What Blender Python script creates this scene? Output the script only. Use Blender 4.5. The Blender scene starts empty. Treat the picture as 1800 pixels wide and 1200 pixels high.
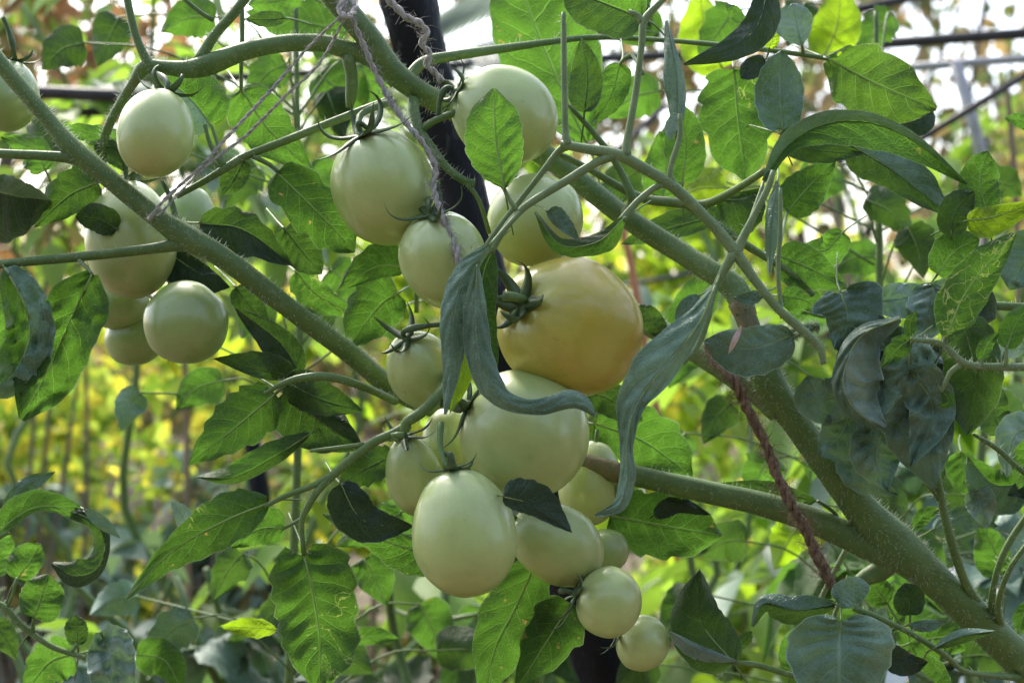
import bpy, math, random
from mathutils import Vector, noise, Matrix
from bpy import context as C_

sc = bpy.context.scene
COL = sc.collection
R = math.radians
K = 0.0004            # metres per photo pixel at one metre
CAMZ = 1.0

def P(px, py, d):
    """point at distance d (metres) seen at photo pixel (px, py)"""
    return Vector(((px - 900.0) * K * d, d, CAMZ - (py - 600.0) * K * d))

# ------------------------------------------------------------------ materials
def new_mat(name):
    m = bpy.data.materials.new(name)
    m.use_nodes = True
    nt = m.node_tree
    nt.nodes.clear()
    out = nt.nodes.new('ShaderNodeOutputMaterial')
    return m, nt, out

class N:
    """small node helper"""
    def __init__(s, nt): s.nt = nt
    def n(s, t, **kw):
        nd = s.nt.nodes.new(t)
        for k, v in kw.items(): setattr(nd, k, v)
        return nd
    def lk(s, a, b): s.nt.links.new(a, b)
    def m(s, op, a, b=None, c=None, clamp=False):
        nd = s.nt.nodes.new('ShaderNodeMath'); nd.operation = op; nd.use_clamp = clamp
        for i, v in enumerate((a, b, c)):
            if v is None: continue
            if hasattr(v, 'links'): s.nt.links.new(v, nd.inputs[i])
            else: nd.inputs[i].default_value = v
        return nd.outputs[0]
    def mix(s, f, a, b, mode='MIX'):
        nd = s.nt.nodes.new('ShaderNodeMix'); nd.data_type = 'RGBA'; nd.blend_type = mode
        for i, v in ((0, f), (6, a), (7, b)):
            if hasattr(v, 'links'): s.nt.links.new(v, nd.inputs[i])
            elif i == 0: nd.inputs[0].default_value = v
            else: nd.inputs[i].default_value = (v[0], v[1], v[2], 1)
        return nd.outputs[2]
    def noise(s, vec, scale, detail=2, rough=.5, dist=0):
        nd = s.nt.nodes.new('ShaderNodeTexNoise')
        nd.inputs['Scale'].default_value = scale
        nd.inputs['Detail'].default_value = detail
        nd.inputs['Roughness'].default_value = rough
        nd.inputs['Distortion'].default_value = dist
        if vec is not None: s.nt.links.new(vec, nd.inputs['Vector'])
        return nd.outputs['Fac']
    def rng(s, v, a, b, c=0., d=1.):
        nd = s.nt.nodes.new('ShaderNodeMapRange'); nd.clamp = True
        s.nt.links.new(v, nd.inputs[0])
        for i, q in enumerate((a, b, c, d)): nd.inputs[i + 1].default_value = q
        return nd.outputs[0]

def leaf_mat(name, base, dark, vein, trans, tfac=.5, rough=.5, miner=0., blem=0., spec=.35, holes=0., tvein=None, veinamp=1.):
    m, nt, out = new_mat(name)
    g = N(nt)
    uv = g.n('ShaderNodeUVMap'); uv.uv_map = 'UVMap'
    sep = g.n('ShaderNodeSeparateXYZ'); g.lk(uv.outputs[0], sep.inputs[0])
    geo = g.n('ShaderNodeNewGeometry')
    pos = geo.outputs['Position']
    u, v = sep.outputs[0], sep.outputs[1]
    va = g.m('MULTIPLY', g.m('ABSOLUTE', g.m('SUBTRACT', v, .5)), 2.)
    wob = g.noise(pos, 55, 2)
    wob2 = g.m('MULTIPLY', g.m('SUBTRACT', wob, .5), .55)
    # lateral veins sweep forward from the midrib
    side = g.m('SIGN', g.m('SUBTRACT', v, .5))
    ph = g.m('ADD', g.m('SUBTRACT', g.m('MULTIPLY', u, 6.5), g.m('MULTIPLY', va, 1.55)), wob2)
    ph = g.m('ADD', ph, g.m('MULTIPLY', side, .17))
    fr = g.m('ABSOLUTE', g.m('SUBTRACT', g.m('FRACT', g.m('ADD', ph, 20.)), .5))   # .5 at vein
    lat = g.rng(fr, .455, .49)
    lat = g.m('MULTIPLY', lat, g.rng(va, .95, .25, .25, 1.))
    mid = g.rng(va, .055, .015)
    mid = g.m('MULTIPLY', mid, g.rng(u, 1., .3, .35, 1.))
    # fine net
    vor = g.n('ShaderNodeTexVoronoi'); vor.feature = 'DISTANCE_TO_EDGE'; vor.inputs['Scale'].default_value = 330
    g.lk(pos, vor.inputs['Vector'])
    net = g.rng(vor.outputs['Distance'], .10, .02, 0, .28)
    veins = g.m('MAXIMUM', g.m('MAXIMUM', lat, mid), net)
    veins = g.m('MULTIPLY', veins, veinamp, clamp=True)
    big = g.noise(pos, 38, 3, .6)
    bigm = g.rng(big, .36, .66)
    fine = g.noise(pos, 900, 2, .6)
    col = g.mix(bigm, dark, base)
    oi = g.n('ShaderNodeObjectInfo')
    rv = g.rng(oi.outputs['Random'], 0, 1, .78, 1.22)
    cm = g.n('ShaderNodeVectorMath', operation='SCALE'); g.lk(col, cm.inputs[0]); g.lk(rv, cm.inputs['Scale'])
    col = cm.outputs[0]
    col = g.mix(g.rng(fine, .35, .7, 0, .25), col, dark)
    col = g.mix(g.m('MULTIPLY', veins, .55), col, vein)
    tcol = g.mix(bigm, [c * .72 for c in trans], trans)
    cm2 = g.n('ShaderNodeVectorMath', operation='SCALE'); g.lk(tcol, cm2.inputs[0]); g.lk(rv, cm2.inputs['Scale'])
    tcol = g.mix(g.m('MULTIPLY', veins, .6), cm2.outputs[0], tvein or [min(.8, c * 1.9 + .05) for c in trans])
    edge = g.rng(va, .955, .99, 0, .5)  # pale rim: light caught by the edge hairs, put into the colour
    col = g.mix(edge, col, [c * 1.5 + .08 for c in base])
    tcol = g.mix(edge, tcol, [c * .6 + .2 for c in trans])
    if miner > 0:
        n1 = g.noise(pos, 62, 2.5, .5, 1.2)
        wdt = g.rng(g.noise(pos, 30, 1), .3, .7, .002, .013)
        ln = g.m('LESS_THAN', g.m('ABSOLUTE', g.m('SUBTRACT', n1, .5)), wdt)
        mk = g.rng(g.noise(pos, 16, 1), .57, .60)
        tr = g.m('MULTIPLY', g.m('MULTIPLY', ln, mk), miner, clamp=True)
        col = g.mix(tr, col, (.30, .34, .17)); tcol = g.mix(tr, tcol, (.32, .42, .08))
    if blem > 0:
        b1 = g.noise(pos, 120, 3, .65)
        b2 = g.m('MULTIPLY', g.rng(b1, .66, .70), g.rng(g.noise(pos, 22, 1), .5, .58))
        b2 = g.m('MULTIPLY', b2, blem)
        col = g.mix(b2, col, (.33, .26, .12)); tcol = g.mix(b2, tcol, (.45, .33, .08))
    bump = g.n('ShaderNodeBump'); bump.inputs['Distance'].default_value = .0022; bump.inputs['Strength'].default_value = .7
    h = g.m('SUBTRACT', g.m('MULTIPLY', big, .8), g.m('MULTIPLY', veins, .45))
    h = g.m('ADD', h, g.m('MULTIPLY', fine, .12))
    g.lk(h, bump.inputs['Height'])
    p = g.n('ShaderNodeBsdfPrincipled')
    g.lk(col, p.inputs['Base Color']); g.lk(bump.outputs[0], p.inputs['Normal'])
    p.inputs['Roughness'].default_value = rough
    p.inputs['Specular IOR Level'].default_value = spec
    p.inputs['Sheen Weight'].default_value = .08
    t = g.n('ShaderNodeBsdfTranslucent'); g.lk(tcol, t.inputs['Color']); g.lk(bump.outputs[0], t.inputs['Normal'])
    ms = g.n('ShaderNodeMixShader'); ms.inputs[0].default_value = tfac
    g.lk(p.outputs[0], ms.inputs[1]); g.lk(t.outputs[0], ms.inputs[2])
    last = ms.outputs[0]
    if holes > 0:
        v2 = g.n('ShaderNodeTexVoronoi'); v2.inputs['Scale'].default_value = 95; g.lk(pos, v2.inputs['Vector'])
        wn = g.n('ShaderNodeSeparateColor'); g.lk(v2.outputs['Color'], wn.inputs[0])
        rad = g.m('MULTIPLY', wn.outputs[0], .34)
        hl = g.m('MULTIPLY', g.m('LESS_THAN', v2.outputs['Distance'], rad), g.m('GREATER_THAN', wn.outputs[1], .70))
        tb = g.n('ShaderNodeBsdfTransparent')
        mh = g.n('ShaderNodeMixShader'); g.lk(hl, mh.inputs[0]); g.lk(last, mh.inputs[1]); g.lk(tb.outputs[0], mh.inputs[2])
        last = mh.outputs[0]
    g.lk(last, out.inputs[0])
    return m

def simple_leaf(name, base, trans, tfac=.45, rough=.55, var=.35, alt=None):
    m, nt, out = new_mat(name); g = N(nt)
    geo = g.n('ShaderNodeNewGeometry'); pos = geo.outputs['Position']
    rp = geo.outputs['Random Per Island']
    b = g.noise(pos, 6, 2)
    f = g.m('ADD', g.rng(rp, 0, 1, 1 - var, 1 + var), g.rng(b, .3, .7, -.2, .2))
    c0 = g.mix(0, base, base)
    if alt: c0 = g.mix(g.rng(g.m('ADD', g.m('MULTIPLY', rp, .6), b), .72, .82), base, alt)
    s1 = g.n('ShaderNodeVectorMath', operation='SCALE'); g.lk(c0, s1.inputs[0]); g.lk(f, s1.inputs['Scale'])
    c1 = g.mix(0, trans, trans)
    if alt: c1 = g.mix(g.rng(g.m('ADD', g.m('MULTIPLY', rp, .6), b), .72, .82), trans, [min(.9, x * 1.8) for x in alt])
    s2 = g.n('ShaderNodeVectorMath', operation='SCALE'); g.lk(c1, s2.inputs[0]); g.lk(f, s2.inputs['Scale'])
    p = g.n('ShaderNodeBsdfPrincipled'); g.lk(s1.outputs[0], p.inputs['Base Color'])
    p.inputs['Roughness'].default_value = rough; p.inputs['Specular IOR Level'].default_value = .4
    t = g.n('ShaderNodeBsdfTranslucent'); g.lk(s2.outputs[0], t.inputs['Color'])
    ms = g.n('ShaderNodeMixShader'); ms.inputs[0].default_value = tfac
    g.lk(p.outputs[0], ms.inputs[1]); g.lk(t.outputs[0], ms.inputs[2]); g.lk(ms.outputs[0], out.inputs[0])
    return m

def plain(name, c1, c2, scale=60, rough=.6, bump=.3, bdist=.001, stretch=None, spec=.4, metal=0, spots=None, marks=False):
    m, nt, out = new_mat(name); g = N(nt)
    tc = g.n('ShaderNodeTexCoord'); vec = tc.outputs['Object']
    if stretch:
        mp = g.n('ShaderNodeMapping'); mp.inputs['Scale'].default_value = stretch
        g.lk(vec, mp.inputs[0]); vec = mp.outputs[0]
    a = g.noise(vec, scale, 4, .6)
    col = g.mix(g.rng(a, .32, .68), c1, c2)
    f = g.noise(vec, scale * 9, 2)
    col = g.mix(g.rng(f, .35, .7, 0, .35), col, [c * .6 for c in c1])
    if spots:
        sp = g.rng(g.noise(vec, scale * 3.1, 2, .6), .60, .66)
        col = g.mix(sp, col, spots)
    if marks:
        col = g.mix(g.rng(g.noise(vec, 28, 5, .7, .6), .60, .70, 0, .6), col, (.16, .12, .06))
        col = g.mix(g.rng(g.noise(vec, 9, 2), .35, .65, 0, .45), col, (.055, .10, .025))
    b = g.n('ShaderNodeBump'); b.inputs['Strength'].default_value = bump; b.inputs['Distance'].default_value = bdist
    g.lk(g.m('ADD', a, g.m('MULTIPLY', f, .4)), b.inputs['Height'])
    p = g.n('ShaderNodeBsdfPrincipled'); g.lk(col, p.inputs['Base Color']); g.lk(b.outputs[0], p.inputs['Normal'])
    p.inputs['Roughness'].default_value = rough; p.inputs['Specular IOR Level'].default_value = spec
    p.inputs['Metallic'].default_value = metal
    g.lk(p.outputs[0], out.inputs[0])
    return m

def tomato_mat(name, top, body, low, blush=None, bl=0.):
    m, nt, out = new_mat(name); g = N(nt)
    uv = g.n('ShaderNodeUVMap'); uv.uv_map = 'UVMap'
    sep = g.n('ShaderNodeSeparateXYZ'); g.lk(uv.outputs[0], sep.inputs[0])
    u, v = sep.outputs[0], sep.outputs[1]        # v: 0 at the stem, 1 at the blossom end
    geo = g.n('ShaderNodeNewGeometry'); pos = geo.outputs['Position']
    big = g.noise(pos, 30, 3)
    vv = g.m('ADD', v, g.m('MULTIPLY', g.m('SUBTRACT', big, .5), .35))
    col = g.mix(g.rng(vv, .0, .35), top, body)
    col = g.mix(g.rng(vv, .5, 1.), col, low)
    if blush: col = g.mix(g.rng(g.m('ADD', vv, g.m('MULTIPLY', big, .2)), .55, .95, 0, bl), col, blush)
    # faint streaks running down from the stem and tiny pale dots
    st = g.n('ShaderNodeCombineXYZ'); g.lk(g.m('MULTIPLY', u, 30.), st.inputs[0]); g.lk(g.m('MULTIPLY', v, 1.3), st.inputs[1])
    sn = g.noise(st.outputs[0], 1.0, 3, .6)
    col = g.mix(g.m('MULTIPLY', g.rng(sn, .45, .75), g.rng(v, .6, .0, 0, .4)), col, [c * .62 for c in body])
    vo = g.n('ShaderNodeTexVoronoi'); vo.inputs['Scale'].default_value = 420; g.lk(pos, vo.inputs['Vector'])
    col = g.mix(g.rng(vo.outputs['Distance'], .22, .08, 0, .22), col, [min(.8, c * 1.35 + .02) for c in body])
    sp = g.rng(g.noise(pos, 260, 1), .76, .80, 0, .4)
    col = g.mix(sp, col, (.25, .2, .1))
    mott = g.noise(pos, 140, 3, .6)
    patch = g.noise(pos, 55, 4, .65)
    col = g.mix(g.rng(patch, .45, .75, 0, .3), col, (top[0] * .72, top[1] * .9, top[2] * .5))
    scar = g.m('MULTIPLY', g.rng(g.noise(pos, 170, 3, .7, 1.5), .69, .73), g.rng(g.noise(pos, 26, 1), .52, .6))
    col = g.mix(g.m('MULTIPLY', scar, .55), col, (.30, .23, .12))
    col = g.mix(g.rng(mott, .4, .75, 0, .2), col, [c * .55 for c in body])
    b = g.n('ShaderNodeBump'); b.inputs['Strength'].default_value = .14; b.inputs['Distance'].default_value = .0006
    g.lk(g.m('ADD', g.m('MULTIPLY', mott, .7), g.m('MULTIPLY', g.noise(pos, 900, 2), .25)), b.inputs['Height'])
    p = g.n('ShaderNodeBsdfPrincipled'); g.lk(col, p.inputs['Base Color']); g.lk(b.outputs[0], p.inputs['Normal'])
    p.inputs['Roughness'].default_value = .36
    g.lk(g.rng(mott, .3, .7, .30, .44), p.inputs['Roughness'])
    p.inputs['Specular IOR Level'].default_value = .6
    p.inputs['Coat Weight'].default_value = .4; p.inputs['Coat Roughness'].default_value = .16; p.inputs['Coat IOR'].default_value = 1.6
    g.lk(b.outputs[0], p.inputs['Coat Normal'])
    p.inputs['Subsurface Weight'].default_value = .2
    p.inputs['Subsurface Radius'].default_value = (.9, 1.0, .45)
    p.inputs['Subsurface Scale'].default_value = .006
    g.lk(p.outputs[0], out.inputs[0])
    return m

MAT = {}
# g = light shining through, d = deeper green, b, c, e = upper face with blue skylight put into the colour, k = nearly black with shade put into the colour, y = yellow-green, w = pale silvery
MAT['g'] = leaf_mat('backlit_green_leaf', (.06, .13, .025), (.028, .068, .014), (.17, .26, .08), (.095, .235, .02), .53, miner=.0, blem=.6)
MAT['m'] = leaf_mat('mined_green_leaf', (.06, .13, .025), (.028, .068, .014), (.17, .26, .08), (.095, .235, .02), .53, miner=.85, blem=1.)
MAT['h'] = leaf_mat('holed_green_leaf', (.065, .125, .02), (.035, .08, .014), (.16, .22, .08), (.10, .22, .018), .5, holes=1., miner=.5)
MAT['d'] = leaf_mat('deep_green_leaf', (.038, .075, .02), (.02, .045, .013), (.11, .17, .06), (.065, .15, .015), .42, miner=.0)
MAT['b'] = leaf_mat('skylit_blue_leaf', (.21, .34, .235), (.085, .165, .105), (.30, .44, .33), (.04, .10, .02), .22, rough=.42, spec=.55)
MAT['c'] = leaf_mat('mined_skylit_blue_leaf', (.20, .32, .225), (.08, .155, .10), (.28, .41, .31), (.04, .10, .02), .22, rough=.42, miner=.9, spec=.55)
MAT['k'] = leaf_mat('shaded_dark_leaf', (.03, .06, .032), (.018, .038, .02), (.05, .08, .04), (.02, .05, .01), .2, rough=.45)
MAT['y'] = leaf_mat('yellow_green_leaf', (.12, .20, .02), (.08, .15, .015), (.25, .33, .08), (.30, .52, .012), .6, miner=.6)
MAT['e'] = leaf_mat('dark_skylit_blue_leaf', (.17, .28, .20), (.075, .145, .10), (.24, .36, .26), (.03, .08, .015), .22, rough=.4, spec=.55)
MAT['w'] = leaf_mat('silvery_leaf', (.38, .50, .43), (.15, .25, .19), (.42, .52, .44), (.10, .20, .08), .25, rough=.4, spec=.6, veinamp=.8)
MAT['stem'] = plain('hairy_green_stem', (.095, .17, .045), (.15, .24, .075), 90, .5, .25, .0008, spots=(.17, .245, .09), marks=True)
MAT['stemb'] = plain('browning_stem', (.10, .12, .045), (.20, .17, .09), 120, .7, .6, .0012, spots=(.22, .13, .07))
MAT['petiole'] = plain('pale_green_petiole', (.13, .20, .075), (.20, .28, .13), 120, .5, .2, .0006)
MAT['rib'] = plain('leaf_midrib', (.22, .33, .10), (.28, .38, .15), 120, .5, .1)
MAT['sepal'] = plain('dark_sepal', (.05, .09, .035), (.09, .15, .06), 200, .5, .3, .0006)
MAT['hair'] = plain('stem_hair', (.42, .47, .34), (.5, .55, .42), 50, .6, 0)
MAT['hairx'] = MAT['hair']
MAT['twine'] = plain('grey_twine_fibre', (.27, .25, .225), (.55, .52, .48), 500, .9, .8, .0008)
MAT['rope'] = plain('brown_coir_rope', (.11, .07, .048), (.36, .26, .18), 380, .9, .9, .001)
MAT['post'] = plain('black_plastic_wrap', (.004, .0045, .008), (.010, .012, .018), 40, .6, .5, .004, stretch=(1, 1, .35), spots=(.03, .033, .04), spec=.2)
MAT['pipe_dark'] = plain('dark_pipe', (.018, .018, .02), (.05, .045, .045), 30, .5, .2)
MAT['pipe_grey'] = plain('galvanised_pipe', (.30, .31, .33), (.45, .46, .48), 25, .45, .2)
MAT['wood'] = plain('weathered_wood', (.16, .11, .075), (.34, .25, .18), 40, .85, .6, .003, stretch=(1, 1, .15))
MAT['petal'] = plain('fallen_petal', (.50, .37, .32), (.64, .50, .45), 200, .7, .3)
MAT['dry'] = simple_leaf('dry_leaf', (.30, .15, .07), (.45, .25, .10), .4)
MAT['bgA'] = simple_leaf('background_green', (.15, .25, .06), (.30, .50, .05), .5)
MAT['bgB'] = simple_leaf('background_blue_green', (.22, .32, .25), (.18, .30, .10), .35, .45)
MAT['bgC'] = simple_leaf('sunlit_yellow_foliage', (.78, .70, .07), (1., .92, .10), .62, alt=(.26, .34, .05))  # sunlight on the shrubs is put into a bright yellow leaf colour
MAT['bgD'] = simple_leaf('tree_foliage', (.14, .19, .08), (.25, .32, .09), .5, alt=(.24, .18, .08))
MAT['bgE'] = simple_leaf('bright_lime_foliage', (.18, .28, .03), (.42, .62, .03), .55)
MAT['bgF'] = simple_leaf('autumn_foliage', (.14, .13, .05), (.22, .28, .07), .45, alt=(.22, .17, .06))
MAT['palm'] = simple_leaf('pale_palm', (.36, .42, .36), (.34, .42, .34), .4, .35, var=.2)
MAT['bark'] = plain('tree_bark', (.10, .08, .06), (.19, .16, .13), 12, .9, .8, .01, stretch=(1, 1, .3))
MAT['plastic'] = plain('silver_plastic_mulch', (.42, .48, .56), (.68, .72, .80), 6, .25, .8, .02, spec=.6)
MAT['red'] = plain('red_plastic', (.5, .03, .02), (.6, .06, .04), 20, .4, .1)
MAT['orange'] = plain('orange_cane', (.45, .15, .07), (.55, .24, .13), 40, .6, .3)
MAT['soil'] = plain('dry_soil', (.09, .065, .045), (.20, .16, .11), 3, .95, .8, .03, spots=(.07, .10, .03))

# ------------------------------------------------------------------ mesh helpers
class MB:
    def __init__(s): s.v = []; s.f = []; s.mi = []; s.uv = []; s.mats = []
    def slot(s, m):
        if m not in s.mats: s.mats.append(m)
        return s.mats.index(m)
    def add(s, verts, faces, mat, uvs=None):
        o = len(s.v); s.v += [Vector(q) for q in verts]
        s.uv += uvs if uvs else [(0.5, 0.5)] * len(verts)
        if callable(mat):
            for f in faces:
                s.f.append([i + o for i in f]); s.mi.append(s.slot(mat(f)))
        else:
            k = s.slot(mat)
            for f in faces: s.f.append([i + o for i in f]); s.mi.append(k)
    def build(s, name, parent=None, origin=None):
        me = bpy.data.meshes.new(name)
        if origin is None:
            origin = ROOTLOC.get(parent.name, Vector((0, 0, 0))) if parent else Vector((0, 0, 0))
        me.from_pydata([q - origin for q in s.v], [], s.f)
        for m in s.mats: me.materials.append(MAT[m])
        me.polygons.foreach_set('material_index', s.mi)
        me.polygons.foreach_set('use_smooth', [True] * len(s.f))
        ul = me.uv_layers.new(name='UVMap')
        flat = []
        for f in s.f:
            for i in f: flat += s.uv[i]
        ul.data.foreach_set('uv', flat)
        me.update()
        o = bpy.data.objects.new(name, me); COL.objects.link(o)
        if parent:
            o.parent = parent; ROOTLOC[o.name] = origin
        else:
            o.location = origin; ROOTLOC[o.name] = origin
        return o
ROOTLOC = {}

def thing(name, label, cat, loc, group=None, kind=None):
    o = bpy.data.objects.new(name, None); COL.objects.link(o)
    o.empty_display_size = .02
    o.location = loc; o['label'] = label; o['category'] = cat
    if group: o['group'] = group
    if kind: o['kind'] = kind
    ROOTLOC[o.name] = Vector(loc)
    return o
def tag(o, label, cat, group=None, kind=None):
    o['label'] = label; o['category'] = cat
    if group: o['group'] = group
    if kind: o['kind'] = kind
    return o

def cr(pts, n):
    """Catmull-Rom resample of tuples of any length to n+1 samples"""
    m = len(pts); out = []
    D = len(pts[0])
    for k in range(n + 1):
        t = k / n * (m - 1); i = min(int(t), m - 2); f = t - i
        p0 = pts[max(i - 1, 0)]; p1 = pts[i]; p2 = pts[i + 1]; p3 = pts[min(i + 2, m - 1)]
        if i == 0: p0 = tuple(2 * p1[j] - p2[j] for j in range(D))
        if i + 2 > m - 1: p3 = tuple(2 * p2[j] - p1[j] for j in range(D))
        out.append(tuple(.5 * ((2 * p1[j]) + (-p0[j] + p2[j]) * f + (2 * p0[j] - 5 * p1[j] + 4 * p2[j] - p3[j]) * f * f
                         + (-p0[j] + 3 * p1[j] - 3 * p2[j] + p3[j]) * f ** 3) for j in range(D)))
    return out

def tube_pts(mb, pts, mat, sides=10, cap=True, rough=0., seed=0):
    """pts: list of (Vector, radius)"""
    n = len(pts); rings = []
    up = Vector((.3, -.8, .5)).normalized()
    vs = []; uv = []
    prev = None
    for i, (p, r) in enumerate(pts):
        a = pts[max(i - 1, 0)][0]; b = pts[min(i + 1, n - 1)][0]
        t = (b - a)
        if t.length < 1e-9: t = Vector((0, 0, 1))
        t.normalize()
        x = prev if prev is not None else t.cross(up)
        x = (x - t * x.dot(t))
        if x.length < 1e-6: x = t.orthogonal()
        x.normalize(); prev = x
        y = t.cross(x)
        for k in range(sides):
            an = 2 * math.pi * k / sides
            rr = r
            if rough: rr *= 1 + .6 * rough * math.cos(5 * an + seed + 1.5 * noise.noise(p * 12)) + 1.2 * rough * noise.noise(p * 22 + Vector((seed, 0, 3))) + rough * noise.noise(p * 90 + Vector((math.cos(an) * 2, math.sin(an) * 2, seed)))
            vs.append(p + (x * math.cos(an) + y * math.sin(an)) * rr)
            uv.append((i / n, k / sides))
    fs = []
    for i in range(n - 1):
        for k in range(sides):
            k2 = (k + 1) % sides
            fs.append((i * sides + k, i * sides + k2, (i + 1) * sides + k2, (i + 1) * sides + k))
    if cap:
        fs.append(tuple(range(sides))[::-1]); fs.append(tuple((n - 1) * sides + k for k in range(sides)))
    mb.add(vs, fs, mat, uv)

def stem(mb, pts, mat='stem', hairs=0, sides=12, step=14, rough=.05, seed=0, hl=1.):
    """pts: (px, py, d, half-width in px)"""
    L = sum(math.dist(pts[i][:2], pts[i + 1][:2]) for i in range(len(pts) - 1))
    n = max(4, int(L / step))
    s = cr(pts, n)
    tp = [(P(a, b, d), max(.0002, r * K * d)) for a, b, d, r in s]
    tube_pts(mb, tp, mat, sides, rough=rough, seed=seed)
    if hairs:
        rnd = random.Random(int(L) + seed)
        for _ in range(int(L * hairs)):
            i = rnd.randrange(len(tp) - 1); f = rnd.random()
            p = tp[i][0].lerp(tp[i + 1][0], f); r = tp[i][1] * (1 - f) + tp[i + 1][1] * f
            t = (tp[i + 1][0] - tp[i][0]).normalized()
            o = t.orthogonal().normalized(); q = t.cross(o)
            an = rnd.uniform(0, 6.283)
            dr = (o * math.cos(an) + q * math.sin(an))
            ln = rnd.uniform(.0014, .0040) * hl
            tip = p + dr * (r + ln) + t * rnd.uniform(-.001, .001)
            b = p + dr * r * .97
            w = .00013
            e1 = t * w; e2 = t.cross(dr) * w
            mb.add([b + e1, b - e1 * .5 + e2, b - e1 * .5 - e2, tip], [(0, 1, 3), (1, 2, 3), (2, 0, 3)], 'hair')

PROF = {
    'ov': [(0, .0), (.04, .42), (.12, .74), (.25, .95), (.38, 1.), (.52, .93), (.66, .76), (.8, .5), (.92, .22), (1, .0)],
    'ro': [(0, .0), (.04, .45), (.12, .72), (.25, .92), (.42, 1.), (.6, .97), (.74, .84), (.86, .58), (.95, .24), (1, .0)],
    'ob': [(0, .04), (.08, .22), (.2, .52), (.36, .82), (.52, .98), (.66, 1.), (.8, .88), (.9, .66), (.97, .36), (1, .0)],
    'la': [(0, .0), (.08, .38), (.2, .72), (.36, .97), (.5, 1.), (.64, .9), (.78, .62), (.9, .3), (1, .0)],
}
def prof(kind, u):
    t = PROF[kind]
    for i in range(len(t) - 1):
        if u <= t[i + 1][0] + 1e-9:
            a, b = t[i], t[i + 1]
            f = (u - a[0]) / (b[0] - a[0]); f = f * f * (3 - 2 * f) * .35 + f * .65
            return a[1] + (b[1] - a[1]) * f
    return 0.

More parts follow.
